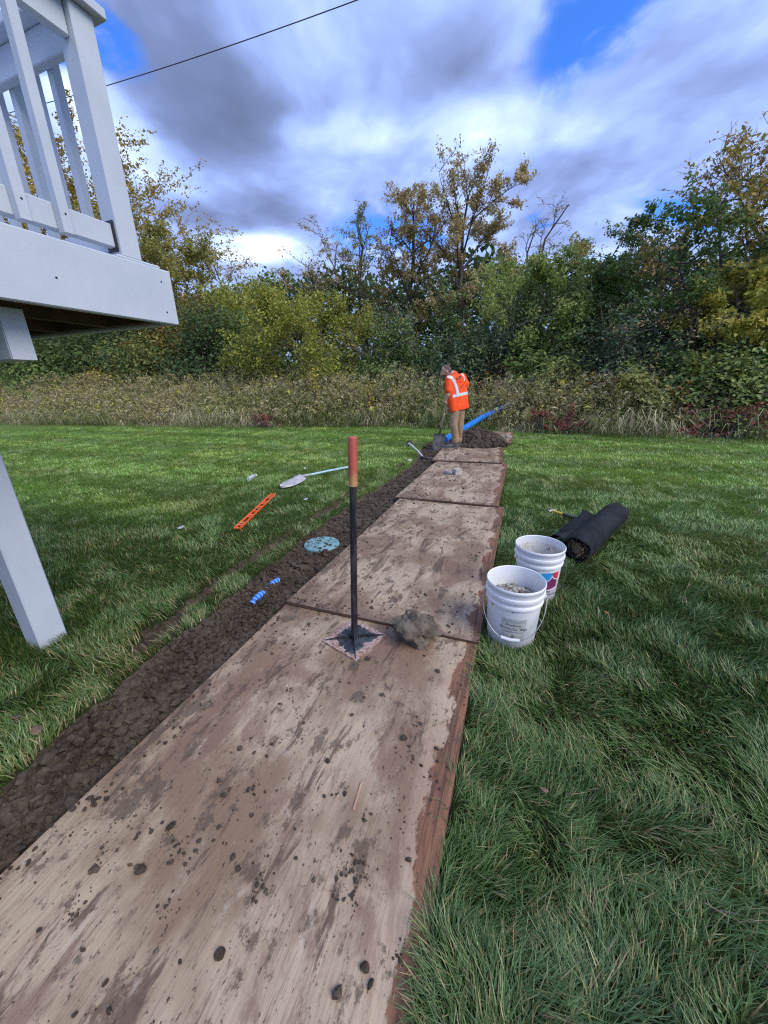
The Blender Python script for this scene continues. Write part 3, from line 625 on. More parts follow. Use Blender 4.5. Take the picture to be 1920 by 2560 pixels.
tree('locust_tree', 'bare branched tree with gold leaves behind the leaning thicket', 'tree', 1650, 330, 15, 240, 110, GOLD+OLIVE, 4500, .10, 15, 7, 5, .2, .7, group=TR, stems=2)
tree('buckthorn_tree', 'dark green tree at the left shoulder of the leaning thicket', 'tree', 1400, 420, 15.5, 210, 111, DARK+GREEN[1:], 11000, .085, 15, 7, 4, .25, .5, group=TR)
tree('buckthorn_tree', 'mid green tree between the pale green tree and the thicket', 'tree', 1275, 515, 17, 170, 112, GREEN+LGREEN[:1], 11000, .085, 14, 7, 4, .15, .5, group=TR)
tree('box_elder', 'pale green leafy tree behind the worker', 'tree', 1150, 478, 16.5, 250, 113, LGREEN, 20000, .085, 16, 8, 4, .12, .6, group=TR, droop=.25)
tree('box_elder', 'broad yellow-green tree with a dark leaning trunk', 'tree', 645, 548, 15.2, 270, 114, YG, 20000, .085, 20, 8, 5, .10, .42, lean=(-.3, 0), group=TR, droop=.3, spread=.13)
tree('dead_tree', 'tangled dead grey branches left of the worker, among dark leaves', 'tree', 840, 600, 16.5, 200, 115, TAN, 350, .07, 15, 8, 6, .15, .3, group=TR, bark='palebark', flat=.10, kink=.22)
tree('dead_tree', 'tangled brown dead branches at the foot of the leaning thicket', 'tree', 1395, 590, 13.8, 190, 116, TAN, 500, .06, 16, 8, 7, .12, .35, group=TR, flat=.08, kink=.25)
tree('dead_tree', 'pale bare drooping branches in front of the gold clump', 'tree', 1610, 660, 12.9, 170, 117, TAN, 120, .06, 9, 6, 4, .2, .2, group=TR, bark='palebark', flat=.18, kink=.25)
tree('dead_tree', 'pale curled dead branches above the worker', 'tree', 1060, 640, 15.2, 150, 118, TAN, 150, .06, 9, 5, 3, .25, .25, group=TR, bark='palebark', flat=.14, kink=.3)
tree('mulberry_tree', 'bright yellow-gold leaved small tree within the thicket', 'tree', 1560, 520, 13.2, 170, 119, YG[1:]+[(.33, .27, .05)], 9000, .11, 14, 7, 4, .12, .4, group=TR, droop=.2)
for k, a in enumerate([
    (20, 655, 19, 240, GREEN, 'green shrub farthest behind the deck post'), (100, 650, 18, 260, GREEN+OLIVE[:1], 'dark green shrub seen under the deck beam'), (260, 650, 17.5, 240, DARK+OLIVE[:1], 'dull green shrub under the deck rim'),
    (390, 600, 17.5, 120, GOLD+[(.30, .13, .03)], 'orange-tinged shrub below the deck corner'), (470, 625, 17.8, 110, YG[:3]+[(.32, .17, .03)], 'shrub with orange tips behind the dark round shrub'),
    (455, 655, 16.3, 170, DARK, 'dark round shrub beside the yellow-green tree'), (560, 715, 15.2, 150, YG, 'low yellow-leaved shrub under the yellow-green tree'),
    (150, 725, 15.8, 180, GREEN+OLIVE[:1], 'olive shrub beyond the lawn, below the deck beam end'), (330, 715, 15.8, 170, OLIVE+DARK[1:], 'low olive shrub with yellow specks'),
    (740, 720, 15.3, 120, YG[:3], 'low yellow-green shrub by the leaning trunk'), (850, 645, 15.8, 150, GREEN, 'leafy green shrub below the dead grey branches'),
    (815, 757, 14.5, 110, [(.06, .11, .03), (.10, .16, .04), (.14, .2, .05)], 'small bright green rounded shrub at the edge of the weeds'), (960, 610, 15.9, 120, DARK+GREEN[1:], 'deep green shrub under the tallest middle tree'),
    (985, 730, 14.3, 130, DKBL+LGREEN[:1], 'green shrub directly behind the worker'), (1075, 690, 14.8, 140, DKBL, 'bluish green shrub to the right of the worker'),
    (1165, 700, 14.3, 130, GREEN+LGREEN[1:2], 'mid green shrub below the pale green tree'), (1305, 672, 13.6, 180, DKBL, 'grey-green domed shrub beside the dark hollow'),
    (1215, 760, 13.2, 120, LGREEN+OLIVE, 'low pale shrub with yellow tips near the blue hose'), (1440, 735, 13.1, 130, DKBL+GREEN[1:], 'dark leafy shrub at the mouth of the hollow'),
    (1540, 712, 12.7, 150, LGREEN+GREEN, 'light green shrub in front of the gold tree'), (1640, 690, 12.9, 190, GREEN+DKBL[1:], 'broad green shrub at the far right end of the thicket'),
    (1455, 560, 15.0, 170, DARK, 'dark green shrub inside the leaning thicket'), (1640, 560, 14.5, 160, DARK+OLIVE, 'shadowy shrub behind the gold tree'),
    (1110, 615, 16.2, 150, DARK, 'dark shrub filling in under the pale green tree'), (1240, 610, 15.6, 140, DARK+GREEN[:2], 'dark shrub between the pale green tree and the domed shrub'),
    (540, 640, 17.5, 130, GREEN, 'green shrub behind the dark round shrub'), (1390, 780, 12.3, 150, LGREEN+OLIVE, 'pale low shrub rising from the weeds before the hollow'), (1590, 775, 11.9, 190, LGREEN+GREEN[1:], 'low leafy shrub rising from the weeds at the right')]):
    px, py, u_, w_, cols, lab = a
    bush('shrub', lab, 'shrub', px, py, u_, w_, 200+k, cols, int(5200 if w_ > 125 else 3800), .08 if u_ > 14 else .07, group=BU)
# dark wood further back, one mass
rs = np.random.RandomState(77); n = 85000; v_ = -62+86*rs.rand(n); u_ = 22+4*rs.rand(n); top = 5.6+3.0*fbm(v_*.35, v_*0, 71, 3)
nb_ = n//4; u_[:nb_] = 17.6+2.2*rs.rand(nb_); top[:nb_] = 2.2+1.6*fbm(v_[:nb_]*.5, v_[:nb_]*0, 72, 3); zc = top*rs.rand(n)**.7; C = u_[:, None]*uu+v_[:, None]*vv; C[:, 2] = zc; C += rs.normal(size=C.shape)*.2
key = fbm(v_*.6, zc*.8, 73, 3); V, T, cc = leaves(C, rs.normal(size=C.shape)+np.array([0, -.5, .6]), .34*(.6+.7*rs.rand(n)), palette(n, DARK+GREEN[1:2], rs, key), rs, .7)
tag(fast_mesh('far_wood', V, T, M['leaf'], cc), 'dark mass of foliage deep in the wood behind the trees', 'wood', kind='stuff')

# tall weeds
rs = np.random.RandomState(78)
def strip(n, d0, d1, pw=1.):
    v_ = -34+45*rs.rand(n); e_ = np.interp(v_, weedE[:, 0], weedE[:, 1])+(fbm(v_*1.3, v_*0, 61, 3)-.5)*.5; u_ = e_+d0+(d1-d0)*rs.rand(n)**pw
    P = u_[:, None]*uu+v_[:, None]*vv
    pipe_gap = np.abs(v_-np.interp(u_, [10.8, 11.8], [-1.75, -1.55])) < .22; ok = ~(pipe_gap & (u_ < e_+.7)) & ((P[:, 0]-.0)**2+P[:, 1]**2 > 9)
    return P[ok], u_[ok], v_[ok], (u_-e_)[ok]
P, u_, v_, dep = strip(21000, .0, 4.8, .85); n = len(P)
hn = fbm(v_*.5, u_*.5, 63, 3); lowl = sstep(-11, -15, v_)*.35
H = (.50+.75*sstep(0, 1.3, dep)+.35*sstep(1.5, 4, dep))*(.72+.62*hn)*(.65+.60*rs.rand(n)**1.5)*(1-lowl*sstep(3.4, 1.0, dep)); lean = rs.normal(size=(n, 3))*np.array([.16, .16, 0])
tipp = P+lean*H[:, None]+np.array([0, 0, 1])*H[:, None]
key = np.clip(fbm(v_*.7+4, u_*.8, 65, 3)*2.4-.50+rs.normal(size=n)*.16, 0, 1)
brown = np.array([.39, .30, .175]); olive = np.array([.39, .375, .135]); green = np.array([.28, .38, .105]); maroon = np.array([.24, .105, .085])
wc = np.where(key[:, None] < .5, brown+(olive-brown)*key[:, None]*2, olive+(green-olive)*(key[:, None]-.5)*2); red = (sstep(.62, .72, fbm(v_*.8, u_*.9, 67, 3))*(v_ > -2))[:, None]*.7; wc = wc*(1-red)+maroon*red
side = np.stack([np.cos(rs.rand(n)*6.28), np.sin(rs.rand(n)*6.28), np.zeros(n)], 1)*.005
Vs = np.stack([P-side, P+side, tipp], 1).reshape(-1, 3); Ts = np.arange(3*n).reshape(-1, 3); Cs = np.repeat(wc*.6, 3, 0)
nlf = 9; f = (.25+.72*rs.rand(n, nlf)); C = P[:, None]+(tipp-P)[:, None]*f[..., None]; ph = rs.rand(n, nlf)*6.28
L = (.15-.07*f)*(.7+.6*rs.rand(n, nlf)); d = np.stack([np.cos(ph), np.sin(ph), .25+.5*rs.rand(n, nlf)-.8*(f < .45)], -1); wv_ = np.stack([-np.sin(ph), np.cos(ph), rs.normal(size=(n, nlf))*.5], -1)*.011
E_ = C+d*L[..., None]; lc = np.repeat((wc*(.8))[:, None], nlf, 1)*(.6+.8*rs.rand(n, nlf))[..., None]
Vl = np.stack([C-wv_, C+wv_, E_], 2).reshape(-1, 3); Cl = np.repeat(lc.reshape(-1, 3), 3, 0); Tl = np.arange(len(Vl)).reshape(-1, 3)+len(Vs)
ntp = 6; f = rs.rand(n, ntp); C = tipp[:, None]+rs.normal(size=(n, ntp, 3))*np.array([.045, .045, .04])-np.array([0, 0, 1])*(f*.16)[..., None]
tc = np.array([.36, .315, .17])*(.7+.7*rs.rand(n, 1, 1))*(.7+.5*rs.rand(n, ntp, 1))*np.where(rs.rand(n, 1, 1) < .14, np.array([1.25, 1.35, .55]), 1)*np.where(red[:, None] > .3, np.array([1.0, .55, .5]), 1); tn = rs.normal(size=(n, ntp, 3))*.036; tn2 = rs.normal(size=(n, ntp, 3))*.022
Vt = np.stack([C-tn, C+tn, C+tn2+np.array([0, 0, .025])], 2).reshape(-1, 3); Ct = np.repeat(tc.reshape(-1, 3), 3, 0); Tt = np.arange(len(Vt)).reshape(-1, 3)+len(Vs)+len(Vl)
tag(fast_mesh('tall_weeds', np.concatenate([Vs, Vl, Vt]), np.concatenate([Ts, Tl, Tt]), M['weed'], np.concatenate([Cs, Cl, Ct])), 'brown and olive tall weeds gone to seed along the lawn edge', 'weeds', kind='stuff')
# arching dry and green grass at the foot of the weeds
P, u_, v_, dep = strip(27000, -.30, 2.4, 1.1); n = len(P)
clp = sstep(.40, .66, fbm(v_*1.6, u_*1.6, 81, 3)); H = (.10+.55*rs.rand(n)**1.5)*(.35+1.25*clp); ph = rs.rand(n)*6.28+0; d = np.stack([np.cos(ph), np.sin(ph), np.zeros(n)], 1)+np.array([-uu[0], -uu[1], 0])*.55; sd_ = np.stack([-d[:, 1], d[:, 0], np.zeros(n)], 1)*.0036*(1+rs.rand(n))[:, None]
ln = (.35+.5*rs.rand(n))[:, None]; zq = np.array([0, 0, 1.])
p1 = P+d*H[:, None]*ln*.35+zq*H[:, None]*.62; p2 = P+d*H[:, None]*ln*.9+zq*H[:, None]*(.80-.2*ln); p3 = P+d*H[:, None]*ln*1.45+zq*H[:, None]*(.62-.45*ln)
straw = rs.rand(n) < .20+.75*sstep(.44, .60, fbm(v_*.7, u_*1.1, 83, 3)); g_ = np.array([.165, .215, .07]); s_ = np.array([.56, .48, .31]); cc = np.where(straw[:, None], s_, g_)*(.6+.7*rs.rand(n))[:, None]
V = np.stack([P-sd_, P+sd_, p1-sd_, p1+sd_, p2-sd_*.7, p2+sd_*.7, p3], 1).reshape(-1, 3); o_ = np.arange(n)[:, None]*7; T = np.concatenate([o_+q_ for q_ in ([0, 1, 3], [0, 3, 2], [2, 3, 5], [2, 5, 4], [4, 5, 6])])
tag(fast_mesh('dry_grass', V, T, M['weed'], np.repeat(cc, 7, 0)), 'arching straw-coloured grass at the foot of the tall weeds', 'dry grass', kind='stuff')
# single plants that stand out of the weeds
def sprig(name, label, px, pyt, u, seed, cols, nleaf, w_, lsize=.06, group=None): return bush(name, label, 'plant', px, pyt, u, w_, seed, cols, nleaf, lsize, 14, group)
YEL = [(.30, .27, .04), (.42, .36, .05), (.45, .36, .06)]
sprig('yellow_plant', 'bright yellow sapling in the weeds left of the worker', 680, 795, 11.9, 301, YEL, 420, 28, .05)
sprig('yellow_plant', 'small yellow plant in the weeds closest to the worker', 797, 800, 12.1, 302, YEL, 260, 20, .05)
sprig('yellow_plant', 'scattered yellow leaves on a plant below the deck beam', 185, 775, 14.6, 303, YEL+[(.4, .25, .04)], 420, 90, .06)
REDC = [(.13, .022, .025), (.20, .03, .035), (.12, .05, .03)]
for k, (px, py, w_, lab) in enumerate([(1590, 880, 150, 'dark red low plant at the lawn edge on the far right'), (1240, 885, 55, 'small dark red plant at the lawn edge right of the last plywood sheet'), (1175, 880, 45, 'dull crimson plant near the blue hose'), (565, 890, 55, 'dark red creeper at the foot of the weeds left of the yellow sapling')]):
    sprig('red_plant', lab, px, py, float(np.interp(-2 if px < 1100 else 2, weedE[:, 0], weedE[:, 1]))+.1-(.9 if px < 700 else 0), 310+k, REDC, 380, w_, .05)
# ------------------------------------------------------------------ loose soil
rs = np.random.RandomState(5)
def scatter_lumps(P, r, name, label, cat, mat, kind='stuff', sub=1, parent=None, squash=.85):
    V0, F0 = ICO[sub]; F0 = np.array(F0); n = len(P); Vs = np.empty((n, len(V0), 3))
    K = np.ones((n, len(V0)))
    for _ in range(3): d = rs.normal(size=(n, 3))*2.0; K += .22*np.sin(d@V0.T+rs.rand(n, 1)*6.3)
    K += rs.normal(size=K.shape)*.12
    sq = np.stack([.8+.4*rs.rand(n), .8+.4*rs.rand(n), squash*(.8+.4*rs.rand(n))], 1); th = rs.rand(n)*6.28; c, s_ = np.cos(th), np.sin(th)
    Vb = V0[None]*K[..., None]*sq[:, None]*np.asarray(r)[:, None, None]; X = Vb[..., 0]*c[:, None]-Vb[..., 1]*s_[:, None]; Y = Vb[..., 0]*s_[:, None]+Vb[..., 1]*c[:, None]
    Vs[..., 0] = X; Vs[..., 1] = Y; Vs[..., 2] = Vb[..., 2]; Vs += np.asarray(P)[:, None]
    T = (F0[None]+(np.arange(n)*len(V0))[:, None, None]).reshape(-1, 3)
    o = fast_mesh(name, Vs.reshape(-1, 3), T, mat, smooth=False, parent=parent); return tag(o, label, cat, kind=kind)
def trench_pts(n, u0, u1):
    u = u0+(u1-u0)*rs.rand(n); v = -2.1+1.25*rs.rand(n); k = (trench_in(u, v) > .01) & ~board_in(u, v, .0); return u[k], v[k]
u, v = trench_pts(30000, .05, 3.0); r = .003+.015*rs.rand(len(u))**4; big = fbm(u*2.2, v*3, 91, 2); r *= .7+1.0*big; P = u[:, None]*uu+v[:, None]*vv; P[:, 2] = zground(u, v)+r*.45
scatter_lumps(P, r, 'soil_crumbs', 'dark crumbly soil filling the near trench beside the plywood', 'soil', M['soil'])
u, v = trench_pts(1700, .0, 3.2); r = .008+.022*rs.rand(len(u))**2.6; P = u[:, None]*uu+v[:, None]*vv; P[:, 2] = zground(u, v)+r*.5
scatter_lumps(P, r, 'soil_clods', 'bigger soil clods in the near trench', 'soil', M['soil'], sub=2)
u, v = trench_pts(6500, 3.0, 9.0); r = .006+.020*rs.rand(len(u))**2.5; P = u[:, None]*uu+v[:, None]*vv; P[:, 2] = zground(u, v)+r*.3
scatter_lumps(P, r, 'soil_crumbs', 'crumbly soil in the far trench towards the worker', 'soil', M['soil'])
# crumbs spilled on the plywood: thick along the trench side and the laps
P = []; R_ = []
for k, (bx, by, az, L, zn, zf) in enumerate(BOARDS):
    s_, c_ = math.sin(rad(az)), math.cos(rad(az)); n = 4200 if k < 2 else 1700
    lx = -BW/2+BW*rs.rand(n); ly = -L/2+L*rs.rand(n)
    pr = .010+.9*np.exp(-(lx+BW/2)/.07)*(fbm(ly*3, ly*0, 95+k, 3) > .45)+.65*np.exp(-(L/2-np.abs(ly))/.09)*(fbm(lx*4, lx*0, 97+k) > .42)+.35*(fbm(lx*5+k*3, ly*5, 99, 3) > .62)+.06*(lx < 0)
    ok = rs.rand(n) < pr; lx, ly = lx[ok], ly[ok]; x = bx+lx*c_+ly*s_; y = by-lx*s_+ly*c_
    for a_, b_ in zip(x, y):
        z = topz(a_, b_)
        r1 = (.0018+.0070*rs.rand()**3.4)*(1 if k < 2 else 1.6); P.append((a_, b_, z+r1*.35)); R_.append(r1)
for k in range(38):
    q_ = gp(150+950*rs.rand(), 1420+1050*rs.rand()**1.2, .024)
    if not board_in(*[np.array([a_]) for a_ in UV(q_)])[0]: continue
    sp_ = .012+.03*rs.rand()
    for _ in range(int(6+22*rs.rand())):
        a_, b_ = q_[:2]+rs.normal(size=2)*sp_; z = topz(a_, b_); r1 = .0013+.0052*rs.rand()**3
        if z > .01: P.append((a_, b_, z+r1*.35)); R_.append(r1)
scatter_lumps(np.array(P), np.array(R_), 'soil_crumbs', 'soil crumbs spilled over the plywood sheets', 'soil', M['soil'])
# single clods that can be picked out on the boards
spots = [(227, 1999), (248, 1998), (236, 2016), (345, 2170), (355, 2176), (327, 2165), (238, 2177), (420, 2072), (428, 2068), (452, 2406), (548, 2388), (738, 2075), (740, 2147), (912, 2418), (928, 2462), (842, 2485), (265, 2460), (100, 2330), (600, 1872), (500, 1885), (560, 1990),
         (850, 1706), (735, 1612), (713, 1608), (920, 1650), (1095, 1682), (700, 1760), (880, 1790), (955, 1740), (1010, 1850), (820, 1905), (960, 1515), (930, 1528), (1110, 1520), (1165, 1545), (890, 1440), (1080, 1300), (1035, 1260), (1180, 1400), (1120, 1350)]
for k, (px, py) in enumerate(spots):
    q_ = gp(px, py, .024); z = topz(q_[0], q_[1]); r1 = .005+.0085*np.random.RandomState(k).rand()**1.5
    kb = 0 if py > 1620 else 1; bx, by, az = BOARDS[kb][:3]; lx = (q_[0]-bx)*math.cos(rad(az))-(q_[1]-by)*math.sin(rad(az)); sz_ = 'tiny' if r1 < .0075 else ('small' if r1 < .0095 else 'larger')
    sheet = 'tamper plywood sheet' if kb == 0 else 'plywood sheet beside the buckets'
    where = ('close to the tamper plate' if math.hypot(q_[0]+.18, q_[1]-1.70) < .36 else 'by the wood splinter' if math.hypot(q_[0]+.11, q_[1]-.95) < .22 else 'along the trench side' if lx < -.28 else 'towards the peeled red-brown edge' if lx > .25 else 'on the open middle')
    lab = f'{sz_} dark soil clod {where} of the {sheet}' if where[:2] in ('al', 'to', 'on') else f'{sz_} dark soil clod {where} on the {sheet}'
    tag(Geo().lump((0, 0, r1*.5), r1, 500+k, 2, .4, (1, .9, .62)).build('soil_clod', M['soil'], loc=(q_[0], q_[1], z), smooth=None), lab, 'clod', 'loose clods on the near plywood' if py > 1620 else 'loose clods on the second plywood')
# big muddy boulder of soil at the lap
M['mudrock'] = simple('muddy_stone', (.075, .058, .040), (.16, .135, .10), 14, .95, bmp=.9, bscale=40)
bc = np.array([.165, 1.700]); z0 = topz(.165, 1.66)
g = Geo(); V0, F0 = ICO[4]; k_ = np.ones(len(V0)); r2 = np.random.RandomState(9)
for a_, f_ in ((.13, 1.6), (.13, 2.6), (.10, 5), (.075, 9), (.06, 17), (.04, 30)):
    for _ in range(3): k_ += a_*.6*np.sin(V0@r2.normal(size=3)*f_+r2.rand()*6)
k_ += r2.normal(size=len(V0))*.012
Vb = V0*k_[:, None]*np.array([.098, .092, .098]); Vb[:, 2] = np.maximum(Vb[:, 2], -.070); Vb[:, 2] -= Vb[:, 2].min(); g.add(Vb, F0)
tag(g.build('soil_lump', M['mudrock'], loc=(bc[0], bc[1], z0-.004), smooth=50), 'large muddy lump of soil and stone next to the tamper', 'soil lump')
# soil pile at the far boards
g = Geo(); ns_, nr = 56, 18; c0 = np.array([2.12, 8.22]); V = []; F = []
for i in range(nr+1):
    for j in range(ns_):
        a_ = j*2*math.pi/ns_; rr = i/nr; ex = 1+.16*math.sin(a_*3+1)+.10*math.sin(a_*5+2); x = math.cos(a_)*rr*.60*ex; y = math.sin(a_)*rr*.50*ex
        h_ = .31*(1-rr**1.9)*(.62+.76*float(fbm(np.array(x*4+3), np.array(y*4), 7, 3)))+.17*(float(fbm(np.array(x*13), np.array(y*13), 8, 3))-.5)*(1 if rr < .97 else 0)
        V.append((x, y, max(h_, -.0)))
for i in range(nr):
    for j in range(ns_): F.append((i*ns_+j, i*ns_+(j+1) % ns_, (i+1)*ns_+(j+1) % ns_, (i+1)*ns_+j))
pile = thing('soil_pile', 'heap of dug dark soil on the plywood behind the worker', 'soil pile', (c0[0], c0[1], .035))
Geo().add(V, F).build('heap', M['soil'], pile, smooth=None)
rs = np.random.RandomState(15); n = 900; a_ = rs.rand(n)*6.28; rr = rs.rand(n)**.6*1.12; x = np.cos(a_)*rr*.60; y = np.sin(a_)*rr*.50; h_ = np.maximum(.29*(1-np.minimum(rr, 1)**1.9), .0); r1 = .012+.050*rs.rand(n)**2.4
o = scatter_lumps(np.stack([x, y, h_+r1*.3], 1), r1, 'clods', None, None, M['soil'], parent=pile)

# ------------------------------------------------------------------ things on the boards and in the trench
M['green_plastic'] = simple('blue_green_plastic', (.13, .26, .27), (.20, .36, .38), 6, .55, bmp=.15)
lp = gp(805, 1362); lid = thing('valve_box_lid', 'round blue-green plastic lid set in the trench soil', 'lid', (lp[0]-.005, lp[1]+.02, -.012))
Geo().lathe([(0, -.03), (.160, -.03), (.160, .012), (.156, .018), (.150, .019), (.146, .016), (.06, .016), (.058, .019), (.02, .020), (0, .020)], 48).build('cover', M['green_plastic'], lid)
for q_ in ((.03, 0), (-.03, 0)): Geo().lathe([(0, .0), (.009, 0), (.009, .004), (0, .004)], 12, (q_[0], q_[1], .0195)).build('bolt', M['blackmetal'], lid)
rs = np.random.RandomState(17); n = 60; a_ = rs.normal(size=n)*.9+2.6; rr = .15*np.sqrt(rs.rand(n)); r1 = .002+.006*rs.rand(n)**3
scatter_lumps(np.stack([rr*np.cos(a_), rr*np.sin(a_), .020+r1*.2+a_*0], 1), r1, 'dirt', None, None, M['soil'], parent=lid)
# ribbed blue pipe showing through the backfill
M['blue'] = simple('blue_pvc', (.012, .16, .62), (.02, .22, .72), 7, .42)
M['paleblue'] = simple('pale_blue_rib', (.22, .38, .66), (.34, .48, .7), 9, .5)
def ribbed(A, B, r, label):
    A = np.array(A, float); B = np.array(B, float); n = 40; s_ = np.linspace(0, 1, n*2+1); root = thing('ribbed_pipe', label, 'pipe', A, group='buried ribbed pipe')
    P = A+(B-A)*s_[:, None]; P[:, 2] += .012*np.sin(s_*math.pi)-.004; rad_ = np.where(np.arange(len(s_)) % 16 < 8, r, r*.86); P = P-A
    Geo().tube(P, rad_, 14).build('pipe', M['blue'], root); 
    for i in range(4, len(s_)-5, 16): Geo().tube([P[i-2], P[i+2]], r*1.03, 14, caps=False).build('rib', M['paleblue'], root)
q1, q2 = gp(665, 1464), gp(697, 1443); ribbed((*q1[:2], -.030), (*q2[:2], -.024), .024, 'short length of ribbed blue pipe breaking the trench surface, nearer the lid')
q1, q2 = gp(628, 1500), gp(658, 1474); ribbed((*q1[:2], -.030), (*q2[:2], -.024), .024, 'short length of ribbed blue pipe breaking the trench surface, farther from the lid')

# tamper
M['wood_handle'] = None
m, t, b, _ = newmat('painted_ash_handle'); M['wood_handle'] = m
ob = nd(t, 'ShaderNodeTexCoord').outputs['Object']; sp = nd(t, 'ShaderNodeSeparateXYZ', {0: ob})
gr = noise(t, mapping(t, ob, (60, 60, 3)), 1.5, 5)
bare = maprange(t, math_(t, 'ADD', sp.outputs[2], math_(t, 'MULTIPLY', noise(t, mapping(t, ob, (12, 12, 6)), 2, 5), .12)), 1.03, .93)
c = mixc(t, maprange(t, gr, .35, .65), (.50, .115, .075), (.42, .085, .055)); c = mixc(t, bare, c, (.58, .33, .15)); c = mixc(t, maprange(t, noise(t, mapping(t, ob, (20, 20, 5)), 2.5, 6), .66, .72), c, (.16, .08, .05))
c = mixc(t, maprange(t, sp.outputs[2], 1.122, 1.128), c, (.55, .40, .28)); setin(t, b, Base_Color=c, Roughness=.6); bump(t, b, gr, .2, .002)
m, t, b, _ = newmat('worn_black_iron'); M['iron'] = m
ob = nd(t, 'ShaderNodeTexCoord').outputs['Object']
c = mixc(t, maprange(t, noise(t, mapping(t, ob, (30, 30, 6)), 2, 6), .40, .70), (.012, .013, .016), (.055, .055, .058)); c = mixc(t, maprange(t, noise(t, mapping(t, ob, (50, 50, 25)), 2, 5, .7), .66, .74), c, (.16, .15, .14)); setin(t, b, Base_Color=c, Roughness=.5, Metallic=.1)
m, t, b, _ = newmat('chipped_plate'); M['plate'] = m
ob = nd(t, 'ShaderNodeTexCoord').outputs['Object']; ln = nd(t, 'ShaderNodeVectorMath', {0: nd(t, 'ShaderNodeVectorMath', {0: nd(t, 'ShaderNodeVectorMath', {0: ob}, operation='ABSOLUTE').outputs[0], 1: (1, 1, 0)}, operation='MULTIPLY').outputs[0], 1: (1, 1, 0)}, operation='DOT_PRODUCT').outputs['Value']
chip = math_(t, 'ADD', ln, math_(t, 'MULTIPLY', math_(t, 'SUBTRACT', noise(t, ob, 22, 6, .62), .5), .20))
paint = mixc(t, maprange(t, noise(t, ob, 30, 5), .4, .7), (.020, .026, .034), (.07, .08, .095)); rust = mixc(t, maprange(t, noise(t, ob, 60, 6, .7), .38, .62), (.26, .125, .085), (.50, .40, .35))
setin(t, b, Base_Color=mixc(t, maprange(t, chip, .128, .133), paint, rust), Roughness=.65, Metallic=.15); bump(t, b, noise(t, ob, 130, 4), .3, .002)
tc = np.array([-.180, 1.699]); tz = topz(*tc)
tam = thing('tamper', 'hand tamper standing on the plywood, black shaft with faded red wooden grip', 'tamper', (tc[0], tc[1], tz))
corners = [gp(810, 1605, .03), gp(893, 1652, .03), gp(962, 1591.5, .03), gp(879, 1557, .03)]
tam_ang = math.atan2(corners[2][1]-corners[0][1], corners[2][0]-corners[0][0]); hd = .178
dirs = [np.array([math.cos(tam_ang+k*math.pi/2), math.sin(tam_ang+k*math.pi/2), 0]) for k in range(4)]
V = [d_*hd for d_ in dirs]+[d_*hd+np.array([0, 0, .010]) for d_ in dirs]
pl = Geo().add(V, [(3, 2, 1, 0), (4, 5, 6, 7)]+[(k, (k+1) % 4, (k+1) % 4+4, k+4) for k in range(4)]).build('plate', M['plate'], tam, smooth=20)
for d_ in dirs:
    n_ = np.array([-d_[1], d_[0], 0])*.0022; prof = [(d_*.016, .0105), (d_*(hd-.008), .0105), (d_*(hd-.008), .0125), (d_*.016, .034)]
    V = [p+n_+np.array([0, 0, z]) for p, z in prof]+[p-n_+np.array([0, 0, z]) for p, z in prof]
    Geo().add(V, [(0, 1, 2, 3), (7, 6, 5, 4), (0, 4, 5, 1), (1, 5, 6, 2), (2, 6, 7, 3), (3, 7, 4, 0)]).build('fin', M['iron'], tam, smooth=20)
tp = np.array([.042, .010])
def tl(z): return np.array([tp[0]*z/1.1, tp[1]*z/1.1, z])
Geo().tube([tl(.011), tl(.12), tl(.5), tl(.885)], .0175, 18).build('shaft', M['iron'], tam)
Geo().tube([tl(.012), tl(.055)], .021, 18).build('socket', M['iron'], tam)
Geo().tube([tl(.882), tl(.892), tl(1.0), tl(1.105), tl(1.113), tl(1.117)], [.0195, .0215, .0220, .0220, .0205, .016], 18).build('grip', M['wood_handle'], tam)

# broken paver pieces and stones on the boards
M['stone'] = simple('grey_stone', (.20, .18, .165), (.34, .31, .285), 9, .9, bmp=.6, bscale=50)
M['palestone'] = simple('pale_stone', (.36, .33, .30), (.5, .47, .43), 9, .9, bmp=.5, bscale=50)
def chunk(px, py, size, rotz, lab, mat, seed, name='paver_piece', cat='stone'):
    q_ = gp(px, py, .024); z = topz(q_[0], q_[1]); r2 = np.random.RandomState(seed); bm = bmesh.new()
    pts = [(np.array([sx, sy, sz])*np.array(size)/2*(1-.18*r2.rand(3))) for sx in (-1, 1) for sy in (-1, 1) for sz in (-1, 1)]+[r2.normal(size=3)*np.array(size)*.28 for _ in range(8)]
    vs2 = [bm.verts.new(p) for p in pts]; h_ = bmesh.ops.convex_hull(bm, input=vs2); bmesh.ops.delete(bm, geom=[e_ for e_ in h_['geom_interior'] if isinstance(e_, bmesh.types.BMVert)], context='VERTS'); bmesh.ops.bevel(bm, geom=bm.edges[:], offset=.004, segments=1, affect='EDGES'); bm.verts.index_update()
    V = [v_.co[:] for v_ in bm.verts]; F = [[v_.index for v_ in f.verts] for f in bm.faces]; bm.free(); zmin = min(v_[2] for v_ in V)
    return tag(Geo().add(np.array(V)-np.array([0, 0, zmin]), F).build(name, mat, loc=(q_[0], q_[1], z-.002), rot=(0, 0, rotz), smooth=25), lab, cat)
chunk(1143, 1187, (.12, .11, .095), .3, 'blocky pale paver piece on the third plywood sheet', M['palestone'], 1); chunk(1121, 1186, (.13, .07, .05), -.6, 'flat grey paver piece leaning beside the blocky one', M['stone'], 2)
chunk(1271, 1096, (.15, .10, .05), .1, 'dark flat stone on the last plywood sheet', M['stone'], 3, 'stone'); chunk(1023, 1150, (.09, .06, .04), .4, 'pale stone by the short black-handled shovel blade', M['palestone'], 4, 'stone')
M['splinter'] = simple('wood_splinter', (.42, .25, .16), (.5, .33, .22), 20, .8)
